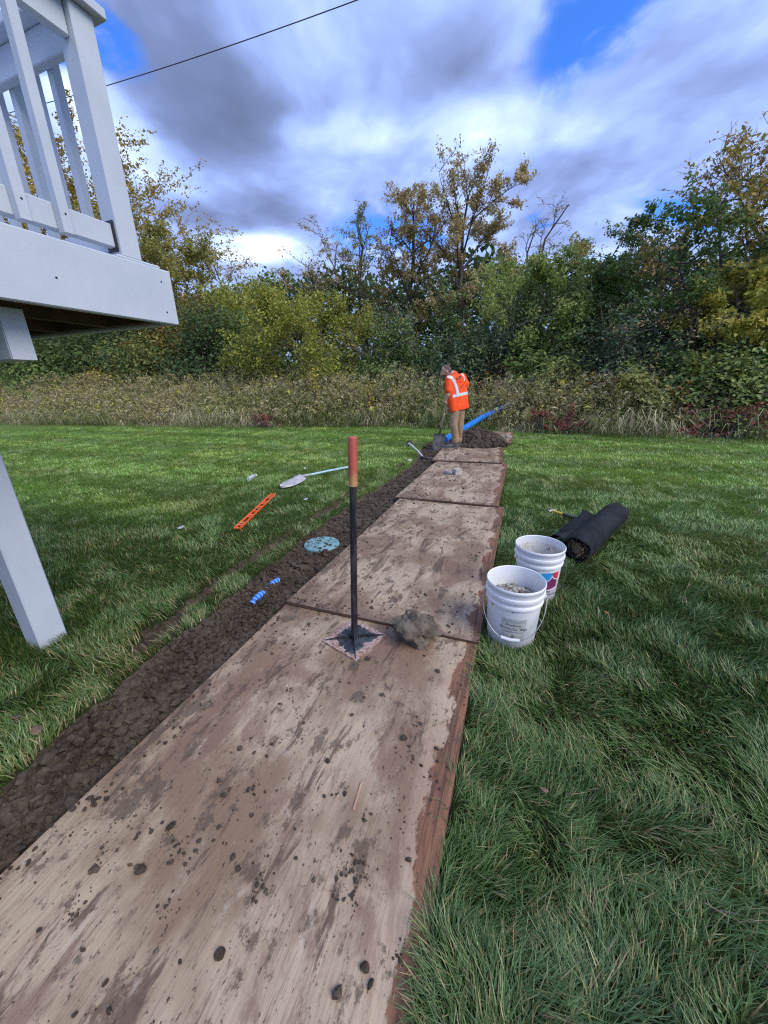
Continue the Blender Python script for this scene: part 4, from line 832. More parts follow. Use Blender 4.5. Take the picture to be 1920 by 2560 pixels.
q1, q2 = gp(905, 1955, .03), gp(884, 2025, .03)
tag(Geo().beam((q1[0], q1[1], topz(*q1[:2])+.003), (q2[0], q2[1], topz(*q2[:2])+.003), .007, .003).build('wood_splinter', M['splinter'], origin=(q1[0], q1[1], topz(*q1[:2])), smooth=None), 'thin wood splinter lying on the tamper plywood sheet', 'splinter')

# ------------------------------------------------------------------ buckets
m, t, b, _ = newmat('white_bucket_plastic'); M['bucket'] = m
ob = nd(t, 'ShaderNodeTexCoord').outputs['Object']
c = mixc(t, maprange(t, noise(t, ob, 7, 5), .35, .7), (.82, .83, .84), (.74, .75, .76)); c = mixc(t, math_(t, 'MULTIPLY', maprange(t, noise(t, mapping(t, ob, (30, 30, 14)), 2, 6, .7), .62, .74), .45), c, (.40, .37, .31)); setin(t, b, Base_Color=c, Roughness=.38)
m, t, b, _ = newmat('dirty_bucket_inside'); M['bucket_in'] = m
ob = nd(t, 'ShaderNodeTexCoord').outputs['Object']; z_ = nd(t, 'ShaderNodeSeparateXYZ', {0: ob}).outputs[2]
c = mixc(t, maprange(t, noise(t, ob, 9, 6), .4, .65), (.66, .65, .62), (.50, .46, .38)); c = mixc(t, maprange(t, noise(t, mapping(t, ob, (40, 40, 22)), 2, 6, .7), .55, .62), c, (.08, .06, .045)); c = mixc(t, maprange(t, z_, .31, .335), c, (.68, .70, .71)); setin(t, b, Base_Color=c, Roughness=.6)
M['wire'] = simple('bail_wire', (.55, .56, .57), (.35, .35, .35), 20, .4, .7); M['grip_white'] = simple('white_grip', (.72, .74, .75), (.64, .66, .67), 12, .5)
OUT = [(0, .012), (.118, .012), (.122, 0), (.126, .004), (.1405, .258), (.1475, .260), (.1490, .270), (.1465, .279), (.1435, .281), (.1445, .302), (.1525, .304), (.1540, .314), (.1520, .323), (.1470, .325), (.1480, .350), (.1520, .354), (.1525, .368), (.1490, .372), (.1455, .369)]
INN = [(.1455, .369), (.1440, .350), (.1365, .26), (.1225, .02), (0, .018)]
def text_mesh(body, size, font_scale=1.):
    cu = bpy.data.curves.new('lettering', 'FONT'); cu.body = body; cu.size = size; cu.align_x = 'CENTER'; cu.resolution_u = 2; cu.space_character = font_scale; o = bpy.data.objects.new('lettering', cu); link(o)
    dg = bpy.context.evaluated_depsgraph_get(); me = bpy.data.meshes.new_from_object(o.evaluated_get(dg)); V = np.array([v_.co[:] for v_ in me.vertices]); F = [list(p.vertices) for p in me.polygons]
    bpy.data.objects.remove(o); bpy.data.meshes.remove(me); return V, F
def brad(z): return .126+(.1405-.126)*(z-.004)/.254
def wrap(V, ang, z0, off): # lay flat x/y lettering round the bucket wall
    r = brad(z0+V[:, 1])+off; a_ = ang+V[:, 0]/.134; return np.stack([r*np.cos(a_), r*np.sin(a_), z0+V[:, 1]], 1)
def patch(pts2, n=1):
    return np.array([(x, y, 0) for x, y in pts2])
def grid_label(x0, x1, y0, y1, nx=16, ny=4, rag=0., seed=1):
    r2 = np.random.RandomState(seed); V = []; F = []
    for i in range(nx+1):
        for j in range(ny+1):
            V.append((x0+(x1-x0)*i/nx+(rag*(r2.rand()-.5) if i in (0, nx) else 0), y0+(y1-y0)*j/ny+(rag*(r2.rand()-.3) if j in (0, ny) else 0), 0))
    for i in range(nx):
        for j in range(ny): a_ = i*(ny+1)+j; F.append((a_, a_+ny+1, a_+ny+2, a_+1))
    return np.array(V), F
M['label'] = simple('grey_paper_label', (.40, .41, .38), (.50, .51, .48), 30, .7); M['ink'] = simple('black_ink', (.025, .025, .03), (.05, .05, .06), 20, .7); M['greyink'] = simple('grey_ink', (.30, .32, .32), (.42, .44, .44), 40, .7)
M['inkblue'] = simple('blue_print', (.02, .30, .68), (.03, .33, .70), 10, .5); M['inkred'] = simple('red_print', (.62, .03, .06), (.66, .04, .07), 10, .5); M['inkmar'] = simple('maroon_print', (.19, .02, .09), (.22, .03, .11), 10, .5); M['inkwhite'] = simple('white_print', (.74, .76, .78), (.7, .72, .74), 10, .5); M['inkpale'] = simple('pale_blue_print', (.30, .48, .70), (.4, .55, .72), 10, .6)
def bucket(c, label):
    root = thing('bucket', label, 'bucket', (c[0], c[1], .0), group='white plastic buckets on the lawn'); return root
def bail(root, ang, drop, grip=True, wire='wire'):
    """ears, wire handle hanging down, plastic grip"""
    for s_ in (0, math.pi):
        a_ = ang+s_; p = np.array([math.cos(a_), math.sin(a_), 0]); Geo().tube([p*.144+np.array([0, 0, .291]), p*.158+np.array([0, 0, .291])], .010, 12).build('handle_ear', M['bucket'], root)
    d0 = np.array([math.cos(ang), math.sin(ang), 0]); out = np.array([math.sin(ang), -math.cos(ang), 0]); P = []
    for s_ in np.linspace(0, math.pi, 33):
        k_ = math.sin(s_); P.append(d0*math.cos(s_)*.161+out*(.020+.148*k_**.9 if True else 0)+np.array([0, 0, .291-drop*k_**.85]))
    P = np.array(P); Geo().tube(P, .0022, 8).build('wire_handle', M[wire], root)
    if grip: g_ = P[13:20]; Geo().tube([g_[0], (g_[0]+g_[-1])/2+(g_[3]-(g_[0]+g_[-1])/2)*.6, g_[-1]], [.0095, .0095, .0095], 14).build('grip', M['grip_white'], root)
cam_a1 = math.atan2(-B1[1], -B1[0])
bk = bucket(B1, 'white plastic bucket with worn paper label, half full of gravel'); Geo().lathe(OUT, 64).build('wall', M['bucket'], bk, smooth=50); Geo().lathe(INN, 64).build('inner_wall', M['bucket'], bk, smooth=50)
bail(bk, cam_a1+math.pi/2+.02, .195)
la = cam_a1+.10
V, F = grid_label(-.060, .060, .022, .205, 20, 8, .008, 3); lb = Geo().add(wrap(V, la, 0, .0008), F).build('label', M['label'], bk)
for body, size, y, sx, mt in (('Premium', .019, .163, 1.1, 'ink'), ('Worm Ca  tings', .0225, .139, .98, 'ink'), ('Organic Plant Booster', .0105, .122, 1, 'ink'), ('5', .034, .088, 1, 'ink'), ('v', .022, .078, 1, 'ink')):
    V, F = text_mesh(body, size, sx); Geo().add(wrap(V, la, y, .0016), F).build('lettering', M[mt], lb, smooth=None)
for y0, y1, x0, x1 in ((.056, .060, -.034, .030), (.040, .046, -.016, .014), (.034, .036, -.02, .018)): V, F = grid_label(x0, x1, y0, y1, 8, 1); Geo().add(wrap(V, la, 0, .0014), F).build('lettering', M['greyink'], lb, smooth=None)
V, F = grid_label(-.05, .045, .186, .192, 14, 1, .006, 5); Geo().add(wrap(V, la, 0, .0014), F).build('lettering', M['greyink'], lb, smooth=None)
# gravel heap in it
M['gravel'] = simple('mixed_gravel', (.085, .075, .066), (.36, .33, .30), 26, .8, lo=.42, hi=.58)
Geo().lathe([(0, .285), (.05, .28), (.10, .255), (.136, .245)], 32).build('gravel_bed', M['soil'], None, smooth=40, loc=(*B1, 0)); gb = bpy.data.objects['gravel_bed']; tag(gb, 'gravel fill inside the worn-label bucket', 'gravel', kind='stuff')
rs = np.random.RandomState(21); n = 330; rr = .128*np.sqrt(rs.rand(n)); a_ = rs.rand(n)*6.28; r1 = .007+.009*rs.rand(n); zz_ = np.interp(rr, [0, .05, .10, .134], [.285, .28, .255, .245])
o = scatter_lumps(np.stack([rr*np.cos(a_)+B1[0], rr*np.sin(a_)+B1[1], zz_+r1*.3], 1), r1, 'gravel', 'grey and white gravel stones in the worn-label bucket', 'gravel', M['gravel'], sub=2); o.data.shade_smooth()
# second bucket
cam_a2 = math.atan2(-B2[1], -B2[0])
bk = bucket(B2, 'dirty white plastic bucket with blue, red and maroon print, empty'); Geo().lathe(OUT, 64).build('wall', M['bucket'], bk, smooth=50); Geo().lathe(INN, 64).build('inner_wall', M['bucket_in'], bk, smooth=50)
for s_ in (0, math.pi):
    a_ = cam_a2-1.15+s_; p = np.array([math.cos(a_), math.sin(a_), 0]); Geo().tube([p*.144+np.array([0, 0, .291]), p*.157+np.array([0, 0, .291])], .009, 12).build('handle_ear', M['bucket'], bk)
P = []; a_ = cam_a2-1.15; d0 = np.array([math.cos(a_), math.sin(a_), 0]); out = -np.array([math.sin(a_), -math.cos(a_), 0])
for s_ in np.linspace(0, math.pi, 33): k_ = math.sin(s_); P.append(d0*math.cos(s_)*.160+out*(.02+.150*k_**.9)+np.array([0, 0, .291-.19*k_**.85]))
Geo().tube(P, .002, 8).build('wire_handle', M['blackmetal'], bk)
lb2 = cam_a2+.42
def quarter(cx, cy, r, a0, a1, n=14): return [(cx+r*math.cos(a0+(a1-a0)*i/n), cy+r*math.sin(a0+(a1-a0)*i/n)) for i in range(n+1)]
def print_shape(pts2, mat, off, name='print'):
    bm = bmesh.new(); f = bm.faces.new([bm.verts.new((x, y, 0)) for x, y in pts2]); bmesh.ops.triangulate(bm, faces=[f])
    bmesh.ops.subdivide_edges(bm, edges=[e_ for e_ in bm.edges if e_.calc_length() > .02], cuts=2, use_grid_fill=False); bmesh.ops.triangulate(bm, faces=bm.faces[:]); bm.verts.index_update()
    V = np.array([v_.co[:] for v_ in bm.verts]); F = [[v_.index for v_ in f_.verts] for f_ in bm.faces]; bm.free(); return Geo().add(wrap(V, lb2, 0, off), F).build(name, M[mat], bk, smooth=None)
x0 = -.025
V, F = grid_label(x0, x0+.115, .112, .235, 16, 8); Geo().add(wrap(V, lb2, 0, .0007), F).build('print', M['inkmar'], bk, smooth=None)
print_shape([(x0-.001, .236)]+[(x0-.001, .147)]+quarter(x0, .236, .075, -math.pi/2+.18, 0), 'inkwhite', .0013); print_shape([(x0-.001, .236)]+quarter(x0, .236, .068, -math.pi/2, 0), 'inkblue', .0020)
print_shape(quarter(x0+.115, .236, .058, math.pi, 1.5*math.pi)+[(x0+.116, .236)], 'inkwhite', .0013); print_shape(quarter(x0+.115, .236, .051, math.pi, 1.5*math.pi)+[(x0+.116, .236)], 'inkred', .0020)
print_shape([(x0-.002, .104)]+[(x0+.116, .104)]+[(x0+.116, .128), (x0+.09, .120), (x0+.05, .114), (x0-.002, .112)][0:4], 'inkwhite', .0016)
V, F = text_mesh('PERMA', .020, 1.05); V[:, 0] += x0+.040; Geo().add(wrap(V, lb2, .090, .0012), F).build('lettering', M['inkmar'], bk, smooth=None)
for y0, xa, xb in ((.074, .0, .085), (.056, .012, .075), (.048, .012, .07)): V, F = grid_label(x0+xa, x0+xb, y0, y0+.005, 12, 1, .002, 8); Geo().add(wrap(V, lb2, 0, .0012), F).build('lettering', M['inkpale'], bk, smooth=None)
for k in range(7):
    y1 = .225-.020*k; V, F = grid_label(x0-.075, x0-.012, y1-(.014 if k < 2 else .006), y1, 8, 1); Geo().add(wrap(V, lb2, 0, .0012), F).build('lettering', M['greyink'], bk, smooth=None)
# ------------------------------------------------------------------ roll of black landscape fabric
m, t, b, _ = newmat('black_fabric'); M['fabric'] = m
ob = nd(t, 'ShaderNodeTexCoord').outputs['Object']
c = mixc(t, maprange(t, noise(t, ob, 9, 6), .35, .7), (.006, .0065, .009), (.016, .018, .024)); c = mixc(t, maprange(t, noise(t, mapping(t, ob, (30, 30, 30)), 2, 6, .7), .70, .76), c, (.14, .13, .12)); setin(t, b, Base_Color=c, Roughness=.8); b.inputs['Specular IOR Level'].default_value = .3; bump(t, b, math_(t, 'ADD', noise(t, ob, 14, 5), math_(t, 'MULTIPLY', noise(t, ob, 260, 2), .15)), .5, .012)
M['straw'] = simple('straw_core', (.30, .20, .10), (.12, .08, .045), 40, .9)
ax = np.array([*(RB-RA), 0]); RL = np.linalg.norm(ax); ax /= RL; lt_ = np.array([-ax[1], ax[0], 0])     # lt_ points to the left side of the roll
roll = thing('fabric_roll', 'roll of black landscape fabric with a loose flap, behind the buckets', 'fabric roll', (*RA, .02))
def rollpt(s, th, r): return ax*s+lt_*(-math.cos(th))*r+np.array([0, 0, .108+math.sin(th)*r])
g = Geo(); ns_, nt_ = 40, 44; V = []; F = []
for i in range(ns_+1):
    s_ = RL*i/ns_
    for j in range(nt_+1):
        th = 2*math.pi*j/nt_*1.12-1.9; rr = .100+.006*j/nt_+.014*(float(fbm(np.array(s_*3.2), np.array(math.cos(th)*1.5+5), 3, 3))-.5)+.020*(float(fbm(np.array(s_*9+3), np.array(math.sin(th)*2+math.cos(th)), 4, 3))-.5); rr *= 1-.10*math.exp(-s_/.05)-.07*math.exp(-(RL-s_)/.06)
        p = rollpt(s_+.02*math.sin(th*3+1)*(i == 0)+.015*math.sin(th*5)*(i == ns_), th, rr); p[2] = max(p[2], .004); V.append(p)
for i in range(ns_):
    for j in range(nt_): a_ = i*(nt_+1)+j; F.append((a_, a_+1, a_+nt_+2, a_+nt_+1))
o = g.add(V, F).build('fabric', M['fabric'], roll, smooth=60); md = o.modifiers.new('thickness', 'SOLIDIFY'); md.thickness = .006
g = Geo()
for k in range(3):
    V = []; F = []; n = 26
    for i in range(2):
        for j in range(n+1):
            th = 2*math.pi*j/n+k; rr = .078-.022*k-.01*j/n+.005*math.sin(3*th+k); V.append(rollpt(.012+.02*k+(0 if i == 0 else RL*.3), th, rr))
    for j in range(n): F.append((j, j+1, n+2+j, n+1+j))
    g.add(V, F)
o = g.build('inner_turns', M['fabric'], roll, smooth=60); o.modifiers.new('thickness', 'SOLIDIFY').thickness = .004
V = [rollpt(.05+.01*math.sin(k*2.1), 2*math.pi*k/20, .094) for k in range(20)]; Geo().add(V, [tuple(range(19, -1, -1))]).build('core_end', M['straw'], roll, smooth=None)
V = [rollpt(RL-.03, 2*math.pi*k/20, .090) for k in range(20)]; Geo().add(V, [tuple(range(20))]).build('core_end', M['fabric'], roll, smooth=None)
V = []; F = []; ns_, nw = 26, 8
for i in range(ns_+1):
    s_ = .03+.72*RL*i/ns_
    for j in range(nw+1):
        w_ = j/nw; ex = .075+.16*w_*(.75+.5*float(fbm(np.array(s_*4), np.array(0.), 9, 3))); zz_ = .135+.05*w_-.09*w_**2+.055*math.sin(w_*3+s_*6)*w_+.03*w_*(float(fbm(np.array(s_*12), np.array(w_*3), 10, 2))-.5)*2
        V.append(ax*(s_+.05*math.sin(s_*11)*w_)+lt_*ex+np.array([0, 0, max(.012, zz_)]))
for i in range(ns_):
    for j in range(nw): a_ = i*(nw+1)+j; F.append((a_, a_+1, a_+nw+2, a_+nw+1))
o = Geo().add(V, F).build('flap', M['fabric'], roll, smooth=50); o.modifiers.new('thickness', 'SOLIDIFY').thickness = .004
g = Geo()
for k in range(26):
    r2 = np.random.RandomState(600+k); p = rollpt(.02+.03*r2.rand(), r2.rand()*6.28, .09*r2.rand()**.5); g.tube([p, p-ax*.05*r2.rand()+r2.normal(size=3)*.02+np.array([0, 0, -.01])], .0022, 4)
o = g.build('straw', M['straw'], roll, smooth=None); o['kind'] = 'stuff'

# ------------------------------------------------------------------ orange level
M['orange'] = simple('orange_paint', (.74, .105, .022), (.82, .16, .05), 16, .5); M['vial'] = simple('vial_liquid', (.30, .42, .05), (.36, .48, .08), 10, .2); M['vialframe'] = simple('vial_block', (.035, .032, .03), (.07, .06, .05), 10, .5)
la_, lb_ = np.array([-1.46, 3.385]), np.array([-1.428, 4.585]); yaw = math.atan2(lb_[1]-la_[1], lb_[0]-la_[0])-math.pi/2
lv = thing('spirit_level', 'long orange I-beam level with cut-outs lying on the grass', 'level', (*((la_+lb_)/2), .040), yaw); LL = 1.2
for s_ in (-1, 1): Geo().box((s_*.0285, 0, 0), (.006, LL, .026), bevel=.0012).build('flange', M['orange'], lv)
for s_ in (-1, 1): Geo().box((s_*.0225, 0, .0), (.0085, LL-.004, .007)).build('web_strip', M['orange'], lv)
bars = [-.588, -.50, -.44, -.26, -.20, -.075, .075, .20, .26, .44, .50, .588]
for y in bars: Geo().box((0, y, 0), (.0395, .024 if abs(y) < .58 else .022, .0068)).build('web_bar', M['orange'], lv)
for y in (-.47, 0, .47):
    Geo().box((0, y, .0), (.038, .026, .015), bevel=.002).build('vial_block', M['vialframe'], lv); Geo().tube([(-.014, y, .006), (.014, y, .006)], .0048, 10).build('vial', M['vial'], lv)

# ------------------------------------------------------------------ shovels
M['steel'] = simple('dusty_steel', (.34, .34, .35), (.50, .49, .47), 14, .55, .25, bmp=.2)
M['dirtysteel'] = simple('muddy_steel', (.20, .185, .165), (.075, .062, .05), 7, .7, .1, bmp=.3); M['darksteel'] = simple('dark_steel', (.045, .045, .05), (.10, .095, .09), 12, .55, .3)
M['bluehandle'] = simple('pale_blue_fibreglass', (.30, .50, .56), (.42, .60, .64), 9, .5, stretch=(1, 1, .2)); M['greywood'] = simple('weathered_handle', (.23, .165, .12), (.33, .25, .19), 12, .75, bmp=.3, stretch=(8, 8, 1))
M['whiteshaft'] = simple('white_shaft', (.52, .53, .55), (.44, .45, .47), 9, .45)
def blade_mesh(L, Wd, tip, curve=.035, frog=.010, n=14, mseg=10):
    """shovel blade: y runs from shoulder (0) to tip (-L); dished, with a raised middle"""
    V = []; F = []
    for lay in (0, 1):
        for i in range(n+1):
            s_ = i/n; hw = Wd/2*((1-.10*(1-min(1, s_*5))) * (1-tip*max(0, (s_-.45)/.55)**2.2)); hw = max(hw, .006)
            for j in range(mseg+1):
                x = -1+2*j/mseg; V.append((x*hw, -L*s_, -curve*x*x*(.5+.5*s_)+frog*math.exp(-(x/.22)**2)*(1-s_)**1.2+.018*(1-s_)*(s_ < .04)-lay*.003+.02*math.sin(s_*math.pi)*0))
    m_ = (n+1)*(mseg+1)
    for i in range(n):
        for j in range(mseg): a_ = i*(mseg+1)+j; F += [(a_, a_+mseg+1, a_+mseg+2, a_+1), (a_+m_, a_+1+m_, a_+mseg+2+m_, a_+mseg+1+m_)]
    rim = [j for j in range(mseg+1)]+[i*(mseg+1)+mseg for i in range(1, n+1)]+[n*(mseg+1)+j for j in range(mseg-1, -1, -1)]+[i*(mseg+1) for i in range(n-1, 0, -1)]
    for a_, b_ in zip(rim, rim[1:]+rim[:1]): F.append((a_, b_, b_+m_, a_+m_))
    return V, F
def frame(yv, zhint):
    y = np.array(yv, float); y /= np.linalg.norm(y); x = np.cross(y, zhint); x /= np.linalg.norm(x); z = np.cross(x, y); return np.stack([x, y, z], 1)
A_, N_, E_ = np.array([-1.455, 4.90, .05]), np.array([-1.215, 5.235, .085]), np.array([-.49, 6.105, .055])
sh = thing('shovel', 'grey round-point shovel with pale blue handle lying on the grass', 'shovel', (A_[0], A_[1], 0)); O_ = np.array([A_[0], A_[1], 0])
V, F = blade_mesh(np.linalg.norm(N_-A_)-.03, .27, .88, .05, .022); V = np.array(V)@frame(N_-A_, (0, 0, 1)).T+N_+np.array([0, 0, .02]); Geo().add(V-O_, F).build('blade', M['steel'], sh, smooth=50)
d_ = (E_-N_)/np.linalg.norm(E_-N_); Geo().tube([N_-d_*.10-O_+[0, 0, .012], N_-O_+[0, 0, .018], N_+d_*.20-O_+[0, 0, .012]], [.012, .020, .019], 12).build('socket', M['steel'], sh)
Geo().tube([N_+d_*.12-O_+[0, 0, .012], (N_+E_)/2-O_+[0, 0, .012], E_-O_], [.0165, .0165, .017], 12).build('handle', M['bluehandle'], sh)
# short D-handled shovel leaning out of the trench
bp_ = gp(1064, 1146, -.02); tp_ = atd(1020, 1106, math.hypot(bp_[0], bp_[1])+.30)
s2 = thing('shovel', 'short shovel with pale shaft and black D grip leaning from the trench', 'shovel', (bp_[0], bp_[1], -.02)); O_ = np.array([bp_[0], bp_[1], -.02]); sh0 = np.array(atd(1056, 1141, math.hypot(bp_[0], bp_[1])))
P = [sh0, sh0*.62+tp_*.38+np.array([.035, 0, -.015]), sh0*.25+tp_*.75+np.array([.0, 0, .01]), tp_*.93+sh0*.07]; Geo().tube(np.array(P)-O_, .017, 10).build('handle', M['whiteshaft'], s2)
xd = np.array([1, .12, 0]); V, F = blade_mesh(.26, .24, .6, .03, .012); R_ = frame(np.array([-1., .1, .12]), (0, .25, 1)); Geo().add(np.array(V)@R_.T+sh0-O_+np.array([-.02, 0, -.005]), F).build('blade', M['darksteel'], s2, smooth=50)
td = (tp_-sh0)/np.linalg.norm(tp_-sh0); cr_ = np.cross(td, [0, 1, 0]); cr_ /= np.linalg.norm(cr_); P = []
for k in range(13):
    a_ = math.pi*k/12; P.append(tp_-td*.06+cr_*math.cos(a_)*.055+td*(math.sin(a_)**.6)*.075)
P.append(P[0]); Geo().tube(np.array(P)-O_, .011, 8).build('d_grip', M['blackmetal'], s2)

# ------------------------------------------------------------------ small things on the lawn
m, t, b, _ = newmat('clear_plastic'); M['clear'] = m; setin(t, b, Base_Color=(.86, .93, .95), Roughness=.12, Transmission_Weight=.75, IOR=1.3)
ob = nd(t, 'ShaderNodeTexCoord').outputs['Object']; bump(t, b, noise(t, ob, 40, 4), .5, .01)
M['cap'] = simple('white_cap', (.75, .77, .78), (.65, .67, .68), 9, .5)
p0, p1 = gp(622, 1206), gp(655, 1190); bo = thing('water_bottle', 'crumpled clear plastic water bottle on the lawn', 'bottle', (p0[0], p0[1], .045)); d_ = (p1-p0)/np.linalg.norm(p1-p0); Lb = .235
prof = [(0, .006), (.004, .033), (.04, .034), (.05, .031), (.06, .034), (.09, .034), (.10, .029), (.12, .034), (.15, .033), (.185, .022), (.205, .014), (.215, .014)]
Geo().tube([d_*s_+np.array([0, 0, .012*math.sin(s_*9)]) for s_, _ in prof], [r for _, r in prof], 20).build('body', M['clear'], bo, smooth=60); Geo().tube([d_*.214+[0, 0, .011], d_*.232+[0, 0, .011]], .0155, 14).build('cap', M['cap'], bo)
M['hyellow'] = simple('yellow_handle', (.62, .40, .04), (.68, .46, .07), 10, .5)
h0, h1 = gp(1379, 1285), gp(1428, 1302); hm = thing('hammer', 'hammer with steel head and yellow and black handle on the lawn', 'hammer', (h0[0], h0[1], .04)); d_ = (h1-h0); hl = np.linalg.norm(d_); d_ /= hl; sd2 = np.array([-d_[1], d_[0], 0]); hl = max(hl, .30)
Geo().tube([sd2*-.055, sd2*-.035, sd2*-.03, sd2*.0, sd2*.03, sd2*.055+[0, 0, -.012], sd2*.075+[0, 0, -.025]], [.014, .014, .010, .013, .011, .008, .003], 12).build('head', M['steel'], hm)
Geo().tube([d_*.005, d_*.14], [.011, .0125], 10).build('shaft', M['hyellow'], hm); Geo().tube([d_*.135, d_*.16, d_*hl*.95, d_*hl], [.013, .0155, .017, .013], 12).build('grip', M['blackmetal'], hm)
M['deadleaf'] = simple('dead_leaf', (.13, .085, .055), (.20, .14, .095), 14, .85); M['redleaf'] = simple('red_leaf', (.30, .09, .04), (.36, .14, .06), 14, .8); M['greychip'] = simple('grey_chip', (.34, .34, .38), (.45, .45, .48), 14, .8)
def dleaf(px, py, L, rz, mat, lab, nm='fallen_leaf', cat='leaf'):
    p = gp(px, py, .05); V = []; F = []; n = 6
    for i in range(n+1):
        s_ = i/n; w_ = .32*L*math.sin(math.pi*min(1, s_*.95+.03))**.8
        for x in (-1, 0, 1): V.append((x*w_, (s_-.5)*L, .25*L*(s_-.5)**2+(.08*L if x else 0)))
    for i in range(n): a_ = i*3; F += [(a_, a_+1, a_+4, a_+3), (a_+1, a_+2, a_+5, a_+4)]
    o = Geo().add(V, F).build(nm, M[mat], loc=(p[0], p[1], .050), rot=(.15, .2, rz), smooth=60); o.modifiers.new('thickness', 'SOLIDIFY').thickness = .001; return tag(o, lab, cat)
dleaf(90, 1828, .055, .9, 'deadleaf', 'brown curled leaf on the grass left of the trench'); dleaf(40, 1793, .035, 2.1, 'deadleaf', 'pale dead leaf on the grass below the deck post'); dleaf(1516, 1532, .03, .4, 'redleaf', 'reddish leaf in the grass beside the front bucket'); dleaf(1360, 1975, .028, 1.2, 'deadleaf', 'small brown leaf deep in the grass right of the plywood'); dleaf(453, 1319, .07, -.8, 'greychip', 'grey plastic scrap on the lawn left of the orange level', 'plastic_scrap', 'scrap'); dleaf(765, 1248, .06, -1.0, 'greychip', 'grey strip of plastic in the lawn below the blue-handled shovel', 'plastic_scrap', 'scrap'); dleaf(762, 1171, .05, .2, 'cap', 'tiny white scrap on the lawn above the blue-handled shovel', 'paper_scrap', 'scrap')

# ------------------------------------------------------------------ blue sewer pipe running into the weeds
K0, K1, K2 = atd(1113, 1099, 9.0), atd(1206, 1043, 11.4), atd(1330, 988, 14.6)
tag(Geo().tube([K0, K0*.5+K1*.5, K1, K1*.5+K2*.5+np.array([0, 0, .02]), K2], .074, 20).build('drain_pipe', M['blue'], origin=K0), 'bright blue plastic pipe rising out of the trench into the weeds', 'pipe')

# ------------------------------------------------------------------ the worker
DW = 7.98
def wp(px, py, dep=0.): return atd(px, py, DW+dep)
def remeshed(caps, vox, smooth_it=6):
    g_ = Geo()
    for c_ in caps:
        a_, r0, b_, r1 = c_[:4]; a_ = np.asarray(a_, float); b_ = np.asarray(b_, float); V0, F0 = ICO[3]
        g_.add(V0*r0+a_, F0); g_.add(V0*r1+b_, F0)
        if np.linalg.norm(b_-a_) > 1e-3:
            n = 6; s_ = np.linspace(0, 1, n)[:, None]; g_.tube(a_+(b_-a_)*s_, r0+(r1-r0)*s_[:, 0], 20)
    o = g_.build('tmp', M['stone'], smooth=None); md = o.modifiers.new('r', 'REMESH'); md.mode = 'VOXEL'; md.voxel_size = vox; ms = o.modifiers.new('s', 'SMOOTH'); ms.iterations = smooth_it; ms.factor = .5
    dg = bpy.context.evaluated_depsgraph_get(); me = bpy.data.meshes.new_from_object(o.evaluated_get(dg)); V = np.array([v_.co[:] for v_ in me.vertices]); F = [list(p.vertices) for p in me.polygons]
    bpy.data.objects.remove(o); bpy.data.meshes.remove(me); return V, F
M['skin'] = simple('skin', (.50, .27, .19), (.56, .32, .235), 14, .55); M['hair'] = simple('short_hair', (.075, .05, .038), (.12, .085, .065), 60, .8, bmp=.5, bscale=300)
m, t, b, _ = newmat('hi_vis_orange'); M['hivis'] = m; ob = nd(t, 'ShaderNodeTexCoord').outputs['Object']
setin(t, b, Base_Color=mixc(t, maprange(t, noise(t, ob, 7, 5), .3, .7), (.98, .095, .006), (.90, .070, .004)), Roughness=.75); bump(t, b, noise(t, mapping(t, ob, (9, 9, 4)), 1.6, 4), .7, .04)
M['tape'] = simple('reflective_tape', (.56, .58, .60), (.68, .70, .72), 30, .4); M['khaki'] = simple('khaki_cotton', (.36, .245, .145), (.29, .195, .115), 6, .85, bmp=1., bscale=9, stretch=(1, 1, 1.6)); M['shoe'] = simple('worn_shoe', (.06, .062, .055), (.13, .13, .115), 16, .7, bmp=.3); M['sole'] = simple('shoe_sole', (.17, .165, .14), (.24, .23, .2), 16, .8); M['blackcloth'] = simple('black_cloth', (.012, .012, .013), (.025, .025, .027), 10, .85)
FW = wp(1135, 1124); FW[2] = 0
wk = thing('person', 'worker in orange high-visibility shirt and khaki trousers bending over a shovel', 'person', (FW[0], FW[1], topz(FW[0], FW[1])))
WO = np.array([FW[0], FW[1], topz(FW[0], FW[1])]); gz = WO[2]
shL, shR = wp(1121, 949, -.12), wp(1156, 943, .14); nk = wp(1133, 935, .0); hd_ = wp(1116, 926, .01); chin = wp(1108.5, 940.5, .0)
elL, haL = wp(1121, 987, -.16), wp(1114, 1006, -.13); elR, haR = wp(1168, 966, .16), wp(1132, 972, .36)
hipL, hipR = wp(1137, 1027, -.07), wp(1151, 1026, .08); knL, knR = wp(1134, 1063, -.10), wp(1149, 1063, .07); anL, anR = wp(1138.5, 1108, -.06), wp(1146, 1107, .12)
fdir = (wp(1100, 940, .0)-wp(1116, 940, 0)); fdir = fdir/np.linalg.norm(fdir)                  # image-left at the worker
